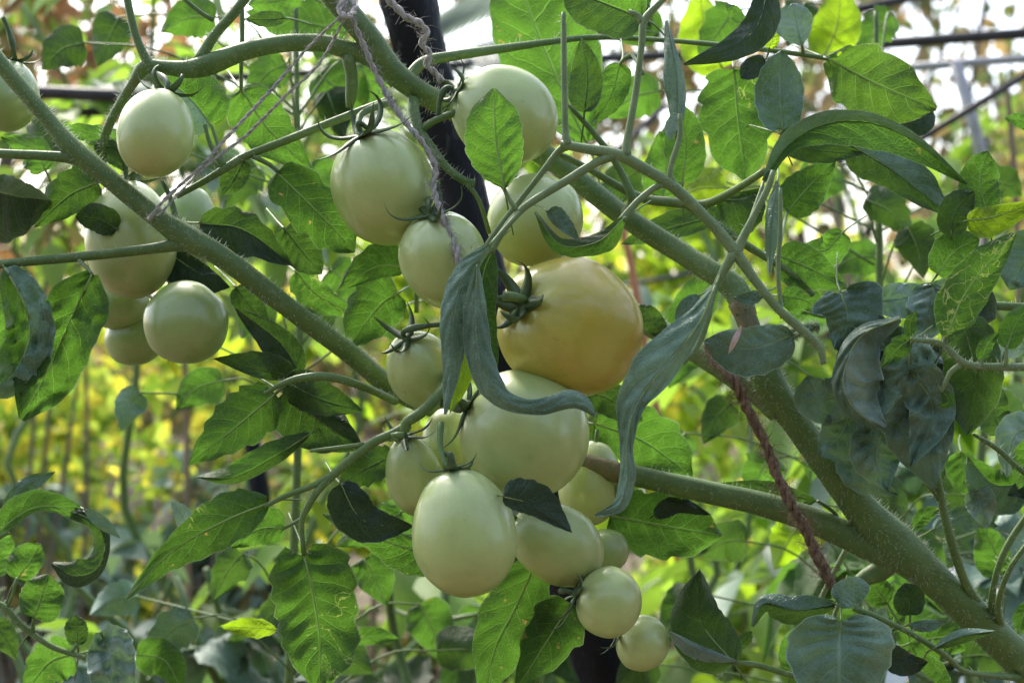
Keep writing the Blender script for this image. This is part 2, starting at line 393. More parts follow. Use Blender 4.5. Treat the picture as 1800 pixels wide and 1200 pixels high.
def leaf(pl, pts, w, mat='g', d=.72, kind='ov', lob=.0, teeth=5, roll=0., fold=0., rip=.24, curl=0., pk=.05, seed=0,
         sweep=.35, mat2=None, nu=30, nv=7, rib=True, label=None, stalk=None, rd=0., crum=.05):
    """One leaflet. pts: midrib (px, py[, depth offset in px]) from base to tip; w: (left, right) half widths in px
    or a list of such pairs; roll / fold: how the blade leans away in depth; mat2: other half's material."""
    mb = MB()
    rnd = random.Random(seed * 77 + int(pts[0][0] * 3 + pts[0][1]))
    off = Vector((rnd.uniform(0, 50), rnd.uniform(0, 50), 0))
    if not lob: lob = .07; teeth = 6.4
    p3 = [(p[0], p[1], p[2] if len(p) > 2 else 0.) for p in pts]
    s = cr(p3, nu)
    wl = None
    if isinstance(w, list): wl = cr([tuple(map(float, q)) for q in w], nu)
    vs = []; uv = []
    W = 2 * nv + 1
    if isinstance(w, tuple): wmax = max(abs(w[0]), abs(w[1]))
    else: wmax = max(max(abs(a), abs(b)) for a, b in w)
    phs = [rnd.uniform(0, 6.28) for _ in range(4)]
    for i in range(nu + 1):
        u = i / nu
        a = s[max(i - 1, 0)]; b = s[min(i + 1, nu)]
        tx, ty = b[0] - a[0], b[1] - a[1]
        l = math.hypot(tx, ty) or 1; tx /= l; ty /= l
        nx, ny = -ty, tx
        for j in range(-nv, nv + 1):
            v = j / nv; av = abs(v)
            sd = 1 if v > 0 else 0
            if wl: ww = wl[i][sd]; base_w = 1.
            else: ww = 1.1 * w[sd] * prof(kind, u)
            tooth = 0.
            if lob:
                k = teeth * u + (.37 if sd else 0) + .25 * math.sin(phs[sd] + 5 * u)
                fr = k - math.floor(k)
                big = (fr if fr < .78 else (1 - fr) / .22 * .78)
                tooth = lob * (.9 - big * 1.2) * (1 if u > .08 else 0)
            e = 1 - tooth * max(0, (av - .35) / .65) ** 1.5
            nz = noise.noise(Vector((u * 3.1, v * 1.2, 0)) + off)
            e *= 1 + .10 * nz * av
            sw = sweep * (1 - u) ** 3 * av ** 1.6 * abs(ww)
            x = s[i][0] + nx * v * ww * e * (1 if True else 0) - tx * sw
            y = s[i][1] + ny * v * ww * e - ty * sw
            aw = wmax
            dd = s[i][2] + roll * v * aw + fold * av * aw + curl * (av ** 2.4) * aw
            dd += rip * aw * av ** 1.3 * math.sin(u * 9.5 + phs[2 + sd] + 1.5 * nz)
            ph = (u * 6.5 - av * 1.55 + (.17 if sd else -.17)) * 6.283
            dd += pk * aw * (math.cos(ph)) * math.sin(math.pi * min(1, av)) * (1 - u * .5)
            cq = Vector(((x) / aw * 1.5, (y) / aw * 1.5, 3.)) + off
            dd += crum * aw * (2 * abs(noise.noise(cq)) - .5 + .8 * abs(noise.noise(cq * 2.1)))
            dd += .22 * aw * noise.noise(Vector((u * 2.2, v * .9, 7)) + off)
            dep = d + rd * 0 + dd * K * d
            vs.append(P(x, y, dep)); uv.append((u, .5 + v * .5))
    fs = []
    for i in range(nu):
        for j in range(W - 1):
            fs.append((i * W + j, i * W + j + 1, (i + 1) * W + j + 1, (i + 1) * W + j))
    if mat2:
        mf = lambda f: (mat2 if (f[0] % W) >= nv else mat)
    else: mf = mat
    mb.add(vs, fs, mf, uv)
    if rib:
        rp = []
        for i in range(0, nu + 1, 2):
            q = vs[i * W + nv].copy()
            sgn = -1 if mat in 'gmyh' else 1
            rp.append((q + Vector((0, sgn * .0003, 0)), max(.0001, (1.7 * (1 - i / nu) + .3) * K * d * min(1, wmax / 45))))
        tube_pts(mb, rp, 'rib', 5)
    o = mb.build('leaf', pl)
    if not stalk and d < .82 and mat != 'w':
        ax, ay = pts[0][0] - pts[1][0], pts[0][1] - pts[1][1]; l_ = math.hypot(ax, ay) or 1
        ax /= l_; ay /= l_; sl_ = 26 + wmax * .45
        stalk = (pts[0][0] + ax * sl_ * 1.3 + rnd.uniform(-14, 14), pts[0][1] + ay * sl_ * 1.3 + rnd.uniform(0, 20), d + .035, (pts[0][0] + ax * sl_ * .5, pts[0][1] + ay * sl_ * .5 + 3))
        thin = .7
    else: thin = 1.
    if stalk:
        mb = MB()
        q = vs[nv]
        st = [(stalk[0], stalk[1], 0.)] + ([tuple(stalk[3]) + (0.,)] if len(stalk) > 3 else []) + [(pts[0][0], pts[0][1], 0.)]
        m = cr(st, 8)
        dz = stalk[2] if len(stalk) > 2 and stalk[2] else d
        tp = []
        for k, a in enumerate(m):
            f = k / 8
            dd = dz * (1 - f) + q.y * f
            tp.append((P(a[0], a[1], dd), (4.2 - 1.4 * f) * (stalk[4] if len(stalk) > 4 else thin) * K * d))
        if thin < 1: tp = [(a_, r_ * (.45 + .55 * k / 8)) for k, (a_, r_) in enumerate(tp)]
        tube_pts(mb, tp, 'stem' if thin < 1 or len(stalk) > 4 else 'petiole', 7)
        mb.build('petiole', o)
    if label: o['label'] = label
    return o

# ------------------------------------------------------------------ plants: roots
FG = 'tomato plants growing in the front'
main_base = Vector((.47, .78, 0.))
plant = thing('tomato_plant', 'large fruiting tomato plant whose thick forked stem crosses the whole picture', 'tomato plant', main_base)
pr_base = Vector((.42, .66, 0.))
plant_r = thing('tomato_plant', 'tomato plant at the right edge with bright young and crumpled blue-green leaves', 'tomato plant', pr_base)
pl_base = Vector((-.36, .80, 0.))
plant_l = thing('tomato_plant', 'tomato plant reaching in at lower left, with a hooked leaf and round mined leaf', 'tomato plant', pl_base)

# ------------------------------------------------------------------ main plant stems
def S(pl, name, paths, **kw):
    for p in paths:
        mb = MB()
        stem(mb, **p)
        r = max(a[3] for a in p['pts'])
        nm = name
        if name == 'branch' and r < 12: nm = 'twig'
        if name == 'petiole' and r >= 10.2: nm = 'leaf_stalk'
        mb.build(nm, pl)

# trunk with its fork
S(plant, 'main_stem', [
    dict(pts=[(2520, 3000, .78, 38), (2320, 2200, .77, 36), (2050, 1500, .75, 36), (1830, 1205, .74, 32), (1730, 1098, .73, 31), (1640, 1015, .725, 30), (1600, 980, .72, 36), (1560, 945, .72, 40),
              (1515, 895, .715, 31), (1450, 812, .71, 25), (1395, 735, .705, 26), (1352, 672, .70, 30), (1345, 625, .70, 26), (1375, 597, .70, 15), (1412, 578, .70, 9), (1440, 574, .70, 6)], hairs=1.1),
    dict(pts=[(1372, 720, .705, 26), (1330, 686, .71, 24), (1285, 655, .72, 23), (1220, 615, .735, 21), (1150, 575, .75, 20), (1075, 525, .765, 20), (990, 470, .78, 18), (940, 420, .79, 15)], hairs=.6),
    dict(pts=[(1570, 960, .722, 30), (1550, 1000, .725, 20), (1525, 1012, .725, 15), (1500, 1028, .725, 9)], mat='stem'),
])
S(plant, 'branch', [
    dict(pts=[(1600, 985, .72, 25), (1535, 962, .72, 26), (1480, 935, .72, 25), (1400, 903, .722, 23), (1320, 880, .725, 21), (1250, 865, .727, 20), (1110, 834, .73, 19), (1090, 830, .73, 19)], hairs=.8),
    dict(pts=[(1095, 831, .73, 18.5), (1045, 818, .735, 19), (1000, 805, .74, 18), (930, 780, .75, 17)], mat='stemb', rough=.16),
    dict(pts=[(935, 782, .75, 17), (840, 740, .755, 17), (760, 715, .75, 17), (685, 678, .735, 18), (620, 625, .72, 18), (560, 580, .71, 18), (500, 535, .70, 18), (440, 488, .695, 19), (380, 445, .69, 20), (325, 415, .69, 23),
              (280, 385, .69, 18), (230, 345, .69, 17), (170, 295, .69, 17), (125, 258, .69, 18), (95, 222, .69, 14), (55, 175, .69, 14), (10, 122, .69, 14), (-40, 60, .69, 14)], hairs=1.2),
    dict(pts=[(340, 425, .69, 17), (300, 432, .69, 11), (240, 440, .69, 9), (130, 452, .69, 8.5), (0, 464, .69, 8), (-60, 470, .69, 8)], hairs=.25),
    dict(pts=[(140, 280, .69, 12), (100, 275, .69, 9), (0, 270, .69, 8), (-50, 268, .69, 8)], hairs=.25),
])
S(plant, 'branch', [
    dict(pts=[(1350, 690, .70, 24), (1335, 625, .705, 19), (1318, 570, .71, 20), (1300, 530, .715, 20)], mat='stemb', rough=.14),
    dict(pts=[(1312, 555, .712, 20), (1292, 508, .72, 23), (1250, 478, .725, 20), (1190, 440, .735, 19), (1100, 382, .745, 19), (1010, 312, .755, 19), (940, 262, .76, 19), (860, 225, .755, 20), (790, 190, .74, 20),
              (735, 160, .73, 20), (690, 125, .725, 21), (650, 70, .72, 22), (600, 10, .715, 22), (560, -40, .71, 22)], hairs=1.3),
    dict(pts=[(700, 140, .727, 18), (650, 100, .725, 17), (600, 85, .72, 16), (570, 76, .72, 15), (500, 76, .715, 15), (430, 90, .71, 16), (370, 112, .71, 19), (330, 122, .71, 16), (285, 118, .71, 12), (255, 118, .712, 13),
              (235, 145, .715, 9), (210, 185, .72, 8), (190, 225, .725, 8), (180, 262, .73, 6), (185, 300, .735, 5)], hairs=1.2),
    dict(pts=[(350, 108, .71, 11), (375, 65, .71, 9), (410, 25, .71, 9), (445, -20, .71, 8)], hairs=.4),
    dict(pts=[(270, 122, .71, 10), (252, 95, .71, 8), (235, 50, .71, 7), (220, -20, .71, 7)], hairs=.5),
    dict(pts=[(715, 140, .73, 11), (745, 110, .735, 10), (800, 98, .74, 9), (870, 88, .75, 8), (960, 75, .76, 6), (1050, 66, .77, 5), (1180, 72, .77, 4.5), (1300, 83, .76, 4.5), (1380, 92, .75, 4.5), (1462, 104, .745, 4)], hairs=.2),
    dict(pts=[(690, 175, .73, 8), (600, 208, .725, 7), (520, 240, .72, 7), (430, 275, .715, 7), (405, 290, .71, 7), (360, 318, .71, 6), (310, 345, .71, 5)], hairs=.3),
    dict(pts=[(395, 297, .71, 7), (370, 255, .71, 4), (360, 220, .712, 3.5)]),
    dict(pts=[(375, 36, .71, 4.5), (350, 20, .71, 4), (318, -6, .71, 4)]),
    dict(pts=[(424, -20, .72, 4.5), (426, 60, .72, 4.5), (424, 110, .72, 4), (424, 160, .72, 3)]),
    dict(pts=[(445, 275, .715, 5), (475, 290, .715, 4), (492, 305, .715, 3)]),
    dict(pts=[(610, 95, .72, 12), (618, 130, .722, 11), (618, 165, .724, 11), (614, 190, .725, 6)]),
], hairs=0)
# fruit trusses
S(plant, 'fruit_truss', [
    dict(pts=[(725, 175, .725, 10), (735, 225, .715, 9), (760, 262, .71, 8), (785, 295, .705, 7), (815, 317, .70, 7), (835, 322, .70, 7)], hairs=.5),
    dict(pts=[(815, 316, .70, 5), (838, 345, .70, 4), (850, 375, .705, 4), (860, 410, .71, 4)]),
    dict(pts=[(738, 232, .715, 6), (765, 212, .71, 6), (795, 200, .708, 6), (822, 186, .706, 5)]),
    dict(pts=[(742, 225, .718, 6), (775, 205, .715, 5), (815, 196, .71, 5), (830, 200, .708, 5)]),
    dict(pts=[(690, 178, .73, 7), (655, 190, .71, 6.5), (632, 205, .70, 6), (632, 235, .69, 5), (645, 255, .69, 5)]),
    dict(pts=[(800, 450, .715, 6), (810, 520, .72, 6), (790, 600, .71, 7), (786, 660, .69, 9), (770, 695, .67, 10), (740, 725, .665, 9.5), (715, 742, .665, 9), (712, 760, .665, 8)], hairs=.2),
    dict(pts=[(720, 745, .67, 8), (690, 762, .67, 8), (660, 775, .67, 8), (625, 800, .67, 8), (590, 830, .67, 8), (560, 860, .67, 7), (535, 900, .67, 5.5), (530, 925, .67, 5), (534, 975, .67, 4)], hairs=.25),
    dict(pts=[(590, 832, .67, 7), (545, 855, .67, 5.5), (500, 872, .67, 5), (465, 890, .67, 4)]),
    dict(pts=[(640, 780, .67, 4), (600, 786, .67, 4), (545, 792, .67, 3)]),
    dict(pts=[(695, 705, .73, 7), (640, 680, .70, 7), (580, 662, .69, 8), (530, 664, .69, 7), (495, 675, .69, 5), (465, 692, .69, 3.5)], hairs=.2),
    dict(pts=[(700, 775, .66, 4), (690, 765, .66, 5), (710, 765, .66, 6)]),
    dict(pts=[(885, 520, .66, 9), (905, 522, .66, 8), (925, 528, .67, 7)]),
    dict(pts=[(775, 742, .655, 6), (774, 785, .65, 5), (786, 826, .645, 5)]),
    dict(pts=[(285, 318, .70, 4), (300, 350, .70, 5), (312, 395, .695, 6)]),
    dict(pts=[(732, 380, .70, 4), (750, 350, .70, 5), (770, 320, .705, 5)]),
    dict(pts=[(733, 490, .73, 4), (732, 550, .73, 4)]),
], hairs=0)
# the pale petiole network in front
NETD = .645
def q(x, y, r, d=NETD): return (x, y, d, r)
S(plant, 'petiole', [
    dict(pts=[q(862, 445, 6), q(885, 405, 6), q(915, 370, 6.5), q(950, 345, 7), q(1000, 315, 7.5), q(1045, 287, 8), q(1080, 272, 9)], mat='petiole'),
    dict(pts=[q(850, 440, 5, .65), q(880, 395, 5, .65), (920, 345, .65, 5), (955, 300, .65, 5.5), (982, 266, .65, 6.5), (1000, 256, .65, 8)], mat='petiole'),
    dict(pts=[q(885, 330, 4), q(895, 350, 4), q(908, 370, 5)], mat='petiole'),
    dict(pts=[q(985, 254, 7), q(1030, 262, 9), q(1085, 272, 10), q(1135, 298, 10), q(1185, 330, 10.5), q(1240, 382, 9), q(1290, 440, 11), q(1325, 490, 8), q(1370, 545, 8), q(1410, 580, 8), q(1440, 610, 7), q(1448, 640, 5)], mat='petiole', hairs=.5),
    dict(pts=[q(998, 255, 9), q(994, 230, 6), q(992, 150, 5.5), q(991, 60, 5), q(991, 22, 4)], mat='petiole', hairs=.15),
    dict(pts=[q(1100, 275, 10), q(1104, 240, 7), q(1118, 160, 6), q(1128, 80, 6), q(1132, 38, 7), q(1155, 10, 6), q(1175, -10, 5)], mat='petiole', hairs=.15),
    dict(pts=[q(1128, 40, 6), q(1122, 28, 5), q(1105, 20, 4)], mat='petiole'),
    dict(pts=[q(1190, 330, 8), q(1160, 325, 6), q(1125, 350, 6), q(1100, 378, 7), q(1085, 395, 6)], mat='petiole'),
    dict(pts=[q(1293, 448, 11), q(1305, 420, 8), q(1330, 370, 6), q(1350, 330, 6), q(1360, 300, 5)], mat='petiole', hairs=.2),
    dict(pts=[q(1293, 440, 11), q(1270, 480, 7), q(1252, 520, 6), q(1245, 560, 5), q(1225, 610, 5), q(1200, 640, 3)], mat='petiole', hairs=.2),
    dict(pts=[q(1375, 560, 4), q(1368, 480, 4), q(1372, 400, 4), q(1372, 330, 3)], mat='petiole'),
    dict(pts=[q(1185, 325, 6), q(1178, 300, 5), q(1195, 240, 5), q(1195, 200, 4)], mat='petiole'),
    dict(pts=[(1000, 185, .72, 4), (1040, 230, .72, 5), (1075, 275, .72, 6), (1100, 320, .72, 7), (1112, 355, .72, 9), (1100, 372, .73, 9)], mat='stem'),
    dict(pts=[(985, 272, .73, 6), (1040, 300, .73, 6), (1120, 345, .73, 8), (1180, 355, .72, 9), (1240, 358, .71, 8), (1290, 335, .69, 7), (1345, 300, .66, 6)], mat='stem'),
    dict(pts=[(1200, 355, .72, 8), (1260, 395, .72, 7), (1310, 430, .72, 7), (1390, 480, .73, 6), (1430, 520, .73, 5)], mat='stem', hairs=.6),
    dict(pts=[(1130, 130, .66, 3.5), (1110, 95, .68, 3), (1090, 112, .70, 3)], mat='petiole'),
], hairs=0)
S(plant, 'side_shoot', [
    dict(pts=[(1740, 1085, .73, 10), (1700, 1030, .72, 8), (1672, 950, .71, 8), (1655, 880, .71, 7.5), (1645, 820, .71, 6), (1640, 790, .71, 4)], hairs=.5),
    dict(pts=[(1660, 890, .71, 6), (1640, 860, .71, 5), (1625, 845, .71, 4)], hairs=.5),
    dict(pts=[(1745, 1095, .73, 8), (1745, 1040, .715, 6), (1765, 970, .71, 6), (1810, 900, .71, 6), (1850, 860, .71, 6)], hairs=.3),
    dict(pts=[(1760, 1105, .73, 8), (1755, 1060, .71, 5.5), (1775, 1000, .70, 5), (1815, 945, .70, 5), (1850, 915, .70, 5)], hairs=.3),
    dict(pts=[(1790, 1190, .73, 7), (1700, 1180, .70, 4.5), (1660, 1150, .68, 5), (1600, 1112, .675, 5), (1545, 1085, .67, 5), (1500, 1068, .67, 5)], hairs=.2),
    dict(pts=[(1640, 1200, .70, 4), (1600, 1178, .70, 4), (1560, 1172, .70, 4)]),
    dict(pts=[(1445, 1200, .69, 4), (1385, 1184, .69, 5), (1330, 1168, .69, 5), (1285, 1163, .69, 4)]),
    dict(pts=[(1495, 960, .725, 4), (1470, 905, .72, 3.5), (1437, 880, .715, 3)]),
    dict(pts=[(1410, 1160, .75, 5), (1440, 1060, .75, 5), (1490, 960, .75, 5), (1520, 900, .75, 4)], mat='petiole'),
    dict(pts=[(1450, 1140, .75, 4), (1475, 1060, .75, 4), (1500, 1040, .74, 4)], mat='petiole'),
], hairs=0)

# ------------------------------------------------------------------ leaves of the main plant
def L(*a, **k): return leaf(plant, *a, **k)
# upper left
L([(372, 222), (335, 175), (272, 122)], (48, 55), 'w', .715, 'ro', mat2='g', fold=.3, stalk=(395, 290, .71), nu=24)
L([(530, -4), (435, 8)], (22, 22), 'g', .80, 'ro')
L([(500, 32), (462, 34), (431, 33)], (14, 14), 'd', .73, 'ov')
L([(610, 60), (540, 40), (430, 20)], (55, 50), 'g', .95, 'ov', lob=.2)
L([(424, 156), (470, 225), (548, 300)], (45, 50), 'g', .74, 'ov', lob=.12, mat2='g', seed=2)
L([(560, 130), (600, 170), (590, 240)], (50, 46), 'g', .95, 'ov')
L([(428, 282), (412, 312), (392, 342)], (22, 24), 'd', .72, 'ro')
L([(487, 303), (535, 350), (585, 400), (624, 444)], (52, 50), 'm', .715, 'ro', lob=.28, teeth=3.2, rip=.25)
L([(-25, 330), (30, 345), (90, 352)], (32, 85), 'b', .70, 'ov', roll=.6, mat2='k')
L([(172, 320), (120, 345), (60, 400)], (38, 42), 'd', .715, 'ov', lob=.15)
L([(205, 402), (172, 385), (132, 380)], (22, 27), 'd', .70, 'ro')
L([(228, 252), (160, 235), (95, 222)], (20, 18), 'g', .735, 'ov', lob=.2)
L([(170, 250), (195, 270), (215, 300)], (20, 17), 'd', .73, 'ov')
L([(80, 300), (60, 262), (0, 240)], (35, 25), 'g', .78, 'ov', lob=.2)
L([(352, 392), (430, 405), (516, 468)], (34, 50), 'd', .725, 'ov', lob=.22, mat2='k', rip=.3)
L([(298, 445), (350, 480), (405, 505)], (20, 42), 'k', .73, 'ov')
L([(500, 402), (530, 440), (566, 482)], (32, 32), 'd', .735, 'ro', lob=.1)
L([(710, 468), (660, 470), (592, 512)], (22, 40), 'g', .74, 'ov', lob=.12)
L([(700, 515), (665, 540), (612, 610)], (42, 52), 'g', .755, 'ro', lob=.15)
L([(415, 505), (442, 540), (475, 575)], (24, 24), 'd', .745, 'ov')
L([(520, 478), (560, 520), (640, 560)], (26, 30), 'm', .78, 'ov', lob=.2)
# middle left
L([(162, 482), (125, 560), (85, 650), (38, 738)], [(10, 10), (55, 48), (62, 58), (58, 60), (45, 52), (6, 6)], 'g', .685, rip=.4, mat2='g', nu=36, nv=9, pk=.1, crum=.3, seed=5, stalk=(135, 452, .69))
L([(8, 470), (45, 540), (50, 600), (20, 660), (-30, 700)], (42, 40), 'b', .68, 'ro', mat2='g', rip=.3, fold=.4, crum=.4)
L([(-20, 510), (10, 560), (0, 640)], (30, 30), 'g', .70, 'ov')
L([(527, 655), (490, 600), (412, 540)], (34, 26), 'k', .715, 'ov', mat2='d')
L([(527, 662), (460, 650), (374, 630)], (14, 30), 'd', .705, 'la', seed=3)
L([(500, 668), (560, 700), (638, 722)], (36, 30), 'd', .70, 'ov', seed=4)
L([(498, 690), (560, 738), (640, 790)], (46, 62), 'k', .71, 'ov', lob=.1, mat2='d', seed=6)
L([(484, 692), (415, 750), (330, 817)], (44, 52), 'g', .70, 'ov', lob=.18, teeth=6, stalk=(500, 676, .69))
L([(548, 760), (485, 800), (410, 838), (342, 838)], (14, 26), 'd', .695, 'la', fold=.6, mat2='g')
# lower left
L([(470, 884), (395, 915), (300, 970), (222, 1052)], [(6, 12), (38, 44), (46, 46), (40, 26), (22, 14), (3, 3)], 'm', .67, rip=.22, nu=36, lob=.12, teeth=7)
L([(500, 928), (455, 930), (405, 962)], (30, 36), 'g', .69, 'ov', stalk=(560, 858, .67, (535, 905)))
L([(330, 935), (320, 905), (300, 880)], (14, 18), 'w', .72, 'ov')
L([(534, 975), (552, 1050), (562, 1120), (562, 1210)], [(20, 28), (76, 68), (82, 80), (72, 76), (62, 62), (12, 12)], 'm', .67, rip=.26, nu=40, nv=9, lob=.14, teeth=7, sweep=.8, seed=9, pk=.1)
L([(487, 1106), (440, 1102), (386, 1100)], (18, 17), 'y', .76, 'la', lob=.15)
L([(612, 1126), (655, 1118), (702, 1122)], (17, 14), 'g', .80, 'la')
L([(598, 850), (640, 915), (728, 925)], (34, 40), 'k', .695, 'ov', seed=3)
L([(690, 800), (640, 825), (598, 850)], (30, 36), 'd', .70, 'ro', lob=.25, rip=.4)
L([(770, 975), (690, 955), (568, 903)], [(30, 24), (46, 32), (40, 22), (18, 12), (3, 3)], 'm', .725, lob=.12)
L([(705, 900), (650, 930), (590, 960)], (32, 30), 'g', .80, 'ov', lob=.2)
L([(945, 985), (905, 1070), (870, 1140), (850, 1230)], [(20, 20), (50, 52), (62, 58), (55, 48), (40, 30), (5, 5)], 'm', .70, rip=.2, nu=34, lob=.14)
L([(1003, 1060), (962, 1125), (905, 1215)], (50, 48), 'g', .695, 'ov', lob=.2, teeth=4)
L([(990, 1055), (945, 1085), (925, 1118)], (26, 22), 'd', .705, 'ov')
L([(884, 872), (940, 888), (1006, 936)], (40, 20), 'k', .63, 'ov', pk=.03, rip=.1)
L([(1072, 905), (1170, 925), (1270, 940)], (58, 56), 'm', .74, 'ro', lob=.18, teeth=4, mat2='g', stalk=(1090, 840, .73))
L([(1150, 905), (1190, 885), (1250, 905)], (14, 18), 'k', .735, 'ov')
L([(1045, 745), (1130, 775), (1218, 838)], (58, 46), 'g', .765, 'ro', lob=.2, teeth=4)
L([(1030, 690), (1070, 700), (1130, 740)], (30, 30), 'd', .75, 'ro')
L([(1290, 1165), (1232, 1090), (1230, 1000)], (58, 42), 'd', .69, 'ov', curl=.3, seed=2)
L([(1175, 1108), (1230, 1140), (1300, 1162)], (6, 18), 'w', .685, 'la', fold=.4)
L([(1437, 880), (1350, 862), (1266, 848)], (24, 16), 'd', .73, 'la')
# right of the trunk, low
L([(1466, 1062), (1400, 1072), (1345, 1060), (1322, 1100)], [(6, 6), (24, 26), (26, 22), (14, 12), (3, 3)], 'd', .675, mat2='b', fold=.4)
L([(1470, 1056), (1495, 1040), (1530, 1030)], (26, 24), 'b', .67, 'ro')
L([(1478, 1092), (1475, 1150), (1478, 1280)], [(20, 14), (72, 62), (98, 90), (92, 90), (60, 60), (8, 8)], 'b', .655, rip=.12, sweep=.7, pk=.05, nu=34, nv=9, seed=3)
L([(1548, 1140), (1590, 1165), (1632, 1163)], (22, 24), 'k', .67, 'ov')
L([(1643, 1138), (1690, 1118), (1752, 1108)], (12, 12), 'b', .67, 'la', mat2='d', fold=.7)
L([(1600, 1080), (1598, 1050), (1590, 1024)], (27, 26), 'd', .70, 'ro')
L([(1597, 1098), (1630, 1098), (1666, 1090)], (9, 12), 'b', .685, 'la')
L([(1560, 1060), (1540, 1030), (1530, 1000)], (26, 22), 'g', .73, 'ov')
L([(1565, 1110), (1560, 1070), (1545, 1040)], (20, 30), 'w', .76, 'ov', mat2='g')
L([(1600, 1130), (1660, 1120), (1700, 1140)], (40, 50), 'g', .78, 'ov', lob=.2)
L([(1390, 1180), (1400, 1130), (1420, 1100)], (26, 26), 'g', .80, 'ov')
L([(1640, 1230), (1630, 1190), (1600, 1165)], (36, 36), 'b', .72, 'ro', mat2='g')
L([(1600, 935), (1625, 905), (1655, 893)], (12, 14), 'g', .74, 'la')
L([(1290, 1145), (1312, 1120), (1322, 1108)], (11, 11), 'd', .71, 'ov')
# centre, front
L([(887, 330), (872, 250), (868, 156)], [(5, 5), (38, 36), (54, 50), (57, 50), (44, 40), (4, 4)], 'g', .64, rip=.06, pk=.05, nu=34, nv=9, sweep=.1, seed=1)
L([(1030, 250), (975, 130), (930, 20), (905, -70)], [(14, 14), (62, 72), (82, 100), (76, 110), (60, 90), (20, 30)], 'g', .80, rip=.12, nu=34, nv=9, sweep=.1, pk=.05)
L([(1128, 32), (1060, 5), (985, -25)], (52, 48), 'd', .70, 'ro', mat2='g', rip=.12)
L([(1027, 197), (1032, 130), (1022, 66)], (30, 27), 'd', .71, 'ov', lob=.06)
L([(1090, 112), (1075, 165), (1042, 222)], (26, 26), 'g', .72, 'ov')
L([(1188, 238), (1190, 140), (1172, 36)], [(3, 3), (16, 16), (24, 14), (16, 8), (3, 2)], 'b', .655, fold=.6, rip=.3)
L([(1192, 200), (1178, 225), (1180, 248)], (14, 10), 'w', .65, 'ov')
L([(1200, 320), (1205, 255), (1195, 180)], (34, 34), 'g', .74, 'ro')
L([(1165, 345), (1170, 290), (1160, 230)], (40, 34), 'g', .85, 'ov')
L([(1352, -20), (1318, 62), (1202, 114)], [(10, 12), (34, 26), (34, 26), (22, 14), (2, 2)], 'k', .69, fold=.2)
L([(1290, 122), (1298, 210), (1312, 320)], (60, 66), 'm', .76, 'ro', lob=.22, teeth=4, rip=.2)
L([(1376, 228), (1371, 160), (1374, 88)], (42, 40), 'b', .705, 'ro', rip=.1, pk=.04)
L([(1410, 80), (1400, 45), (1392, 6)], (36, 28), 'w', .74, 'ob', rip=.1, stalk=(1412, 98, .75))
L([(1352, 85), (1360, 62), (1366, 44)], (14, 12), 'y', .74, 'ov')
L([(1305, 40), (1290, 20), (1275, 8)], (12, 11), 'g', .75, 'ov')
L([(1445, 105), (1470, 50), (1478, -20)], (40, 42), 'y', .95, 'ro')
L([(1456, 104), (1540, 148), (1646, 192)], [(8, 12), (56, 58), (68, 74), (50, 62), (4, 4)], 'h', .74, lob=.2, teeth=4, nu=36, nv=9, rip=.15, pk=.05)
L([(1570, 215), (1620, 215), (1640, 190)], (20, 22), 'k', .76, 'ov')
L([(1345, 105), (1322, 120), (1302, 138)], (18, 18), 'k', .74, 'ro')
L([(1343, 318), (1385, 255), (1450, 218), (1530, 215), (1610, 250), (1700, 324)], [(4, 6), (20, 16), (22, 38), (18, 48), (12, 36), (2, 2)], 'b', .66, mat2='g', fold=-.3, rip=.06, nu=40, stalk=(1300, 440, .645))
L([(1372, 235), (1430, 262), (1520, 270)], (24, 26), 'd', .69, 'ov', mat2='d')
L([(1480, 245), (1570, 300), (1668, 378)], [(10, 10), (34, 40), (44, 36), (38, 26), (4, 4)], 'b', .70, rip=.25, mat2='d', nu=34)
L([(1384, 372), (1420, 330), (1470, 280)], (36, 36), 'g', .72, 'ov', stalk=(1370, 430, .66))
L([(1262, 350), (1305, 350), (1345, 330)], (14, 60), 'd', .73, 'ov')
L([(1366, 320), (1356, 400), (1352, 480)], [(3, 3), (16, 12), (17, 12), (10, 8), (2, 2)], 'b', .655, fold=.5)
L([(1368, 450), (1420, 470), (1492, 508)], (36, 40), 'g', .73, 'ov')
L([(1375, 520), (1420, 530), (1450, 560)], (26, 26), 'g', .76, 'ov')
L([(1482, 408), (1450, 440), (1412, 432)], (30, 24), 'g', .75, 'ro')
L([(1270, 120), (1240, 60), (1230, -20)], (50, 45), 'y', 1.0, 'ov')
L([(1160, 60), (1100, 40), (1150, -20)], (30, 45), 'g', .95, 'ov')
# centre hanging leaves
L([(860, 432), (818, 485), (797, 560), (795, 640), (783, 728)], [(5, 6), (15, 22), (26, 26), (26, 22), (16, 16), (2, 3)], 'b', .63, fold=.25, crum=.08, rip=.2, pk=.07, nu=44, nv=9, lob=.08, teeth=7, stalk=(915, 370, .645))
L([(866, 440), (850, 480), (842, 560), (855, 640), (872, 690)], (28, 16), 'g', .65, 'la', rip=.2)
L([(838, 470), (836, 560), (845, 640), (880, 700), (950, 722), (1010, 710), (1046, 730)], [(4, 4), (20, 22), (26, 24), (26, 22), (18, 12), (26, 6), (22, 8), (3, 3)], 'b', .625, fold=.3, crum=.08, rip=.2, pk=.07, nu=56, nv=9, lob=.08, teeth=8)
L([(812, 600), (815, 660), (790, 728)], (14, 14), 'y', .655, 'la')
L([(1095, 385), (1050, 425), (985, 430), (940, 372)], [(5, 5), (26, 14), (20, 16), (14, 10), (2, 2)], 'g', .635, mat2='d', fold=.4, nu=34)
L([(962, 372), (985, 395), (1020, 425)], (22, 8), 'b', .655, 'ov')
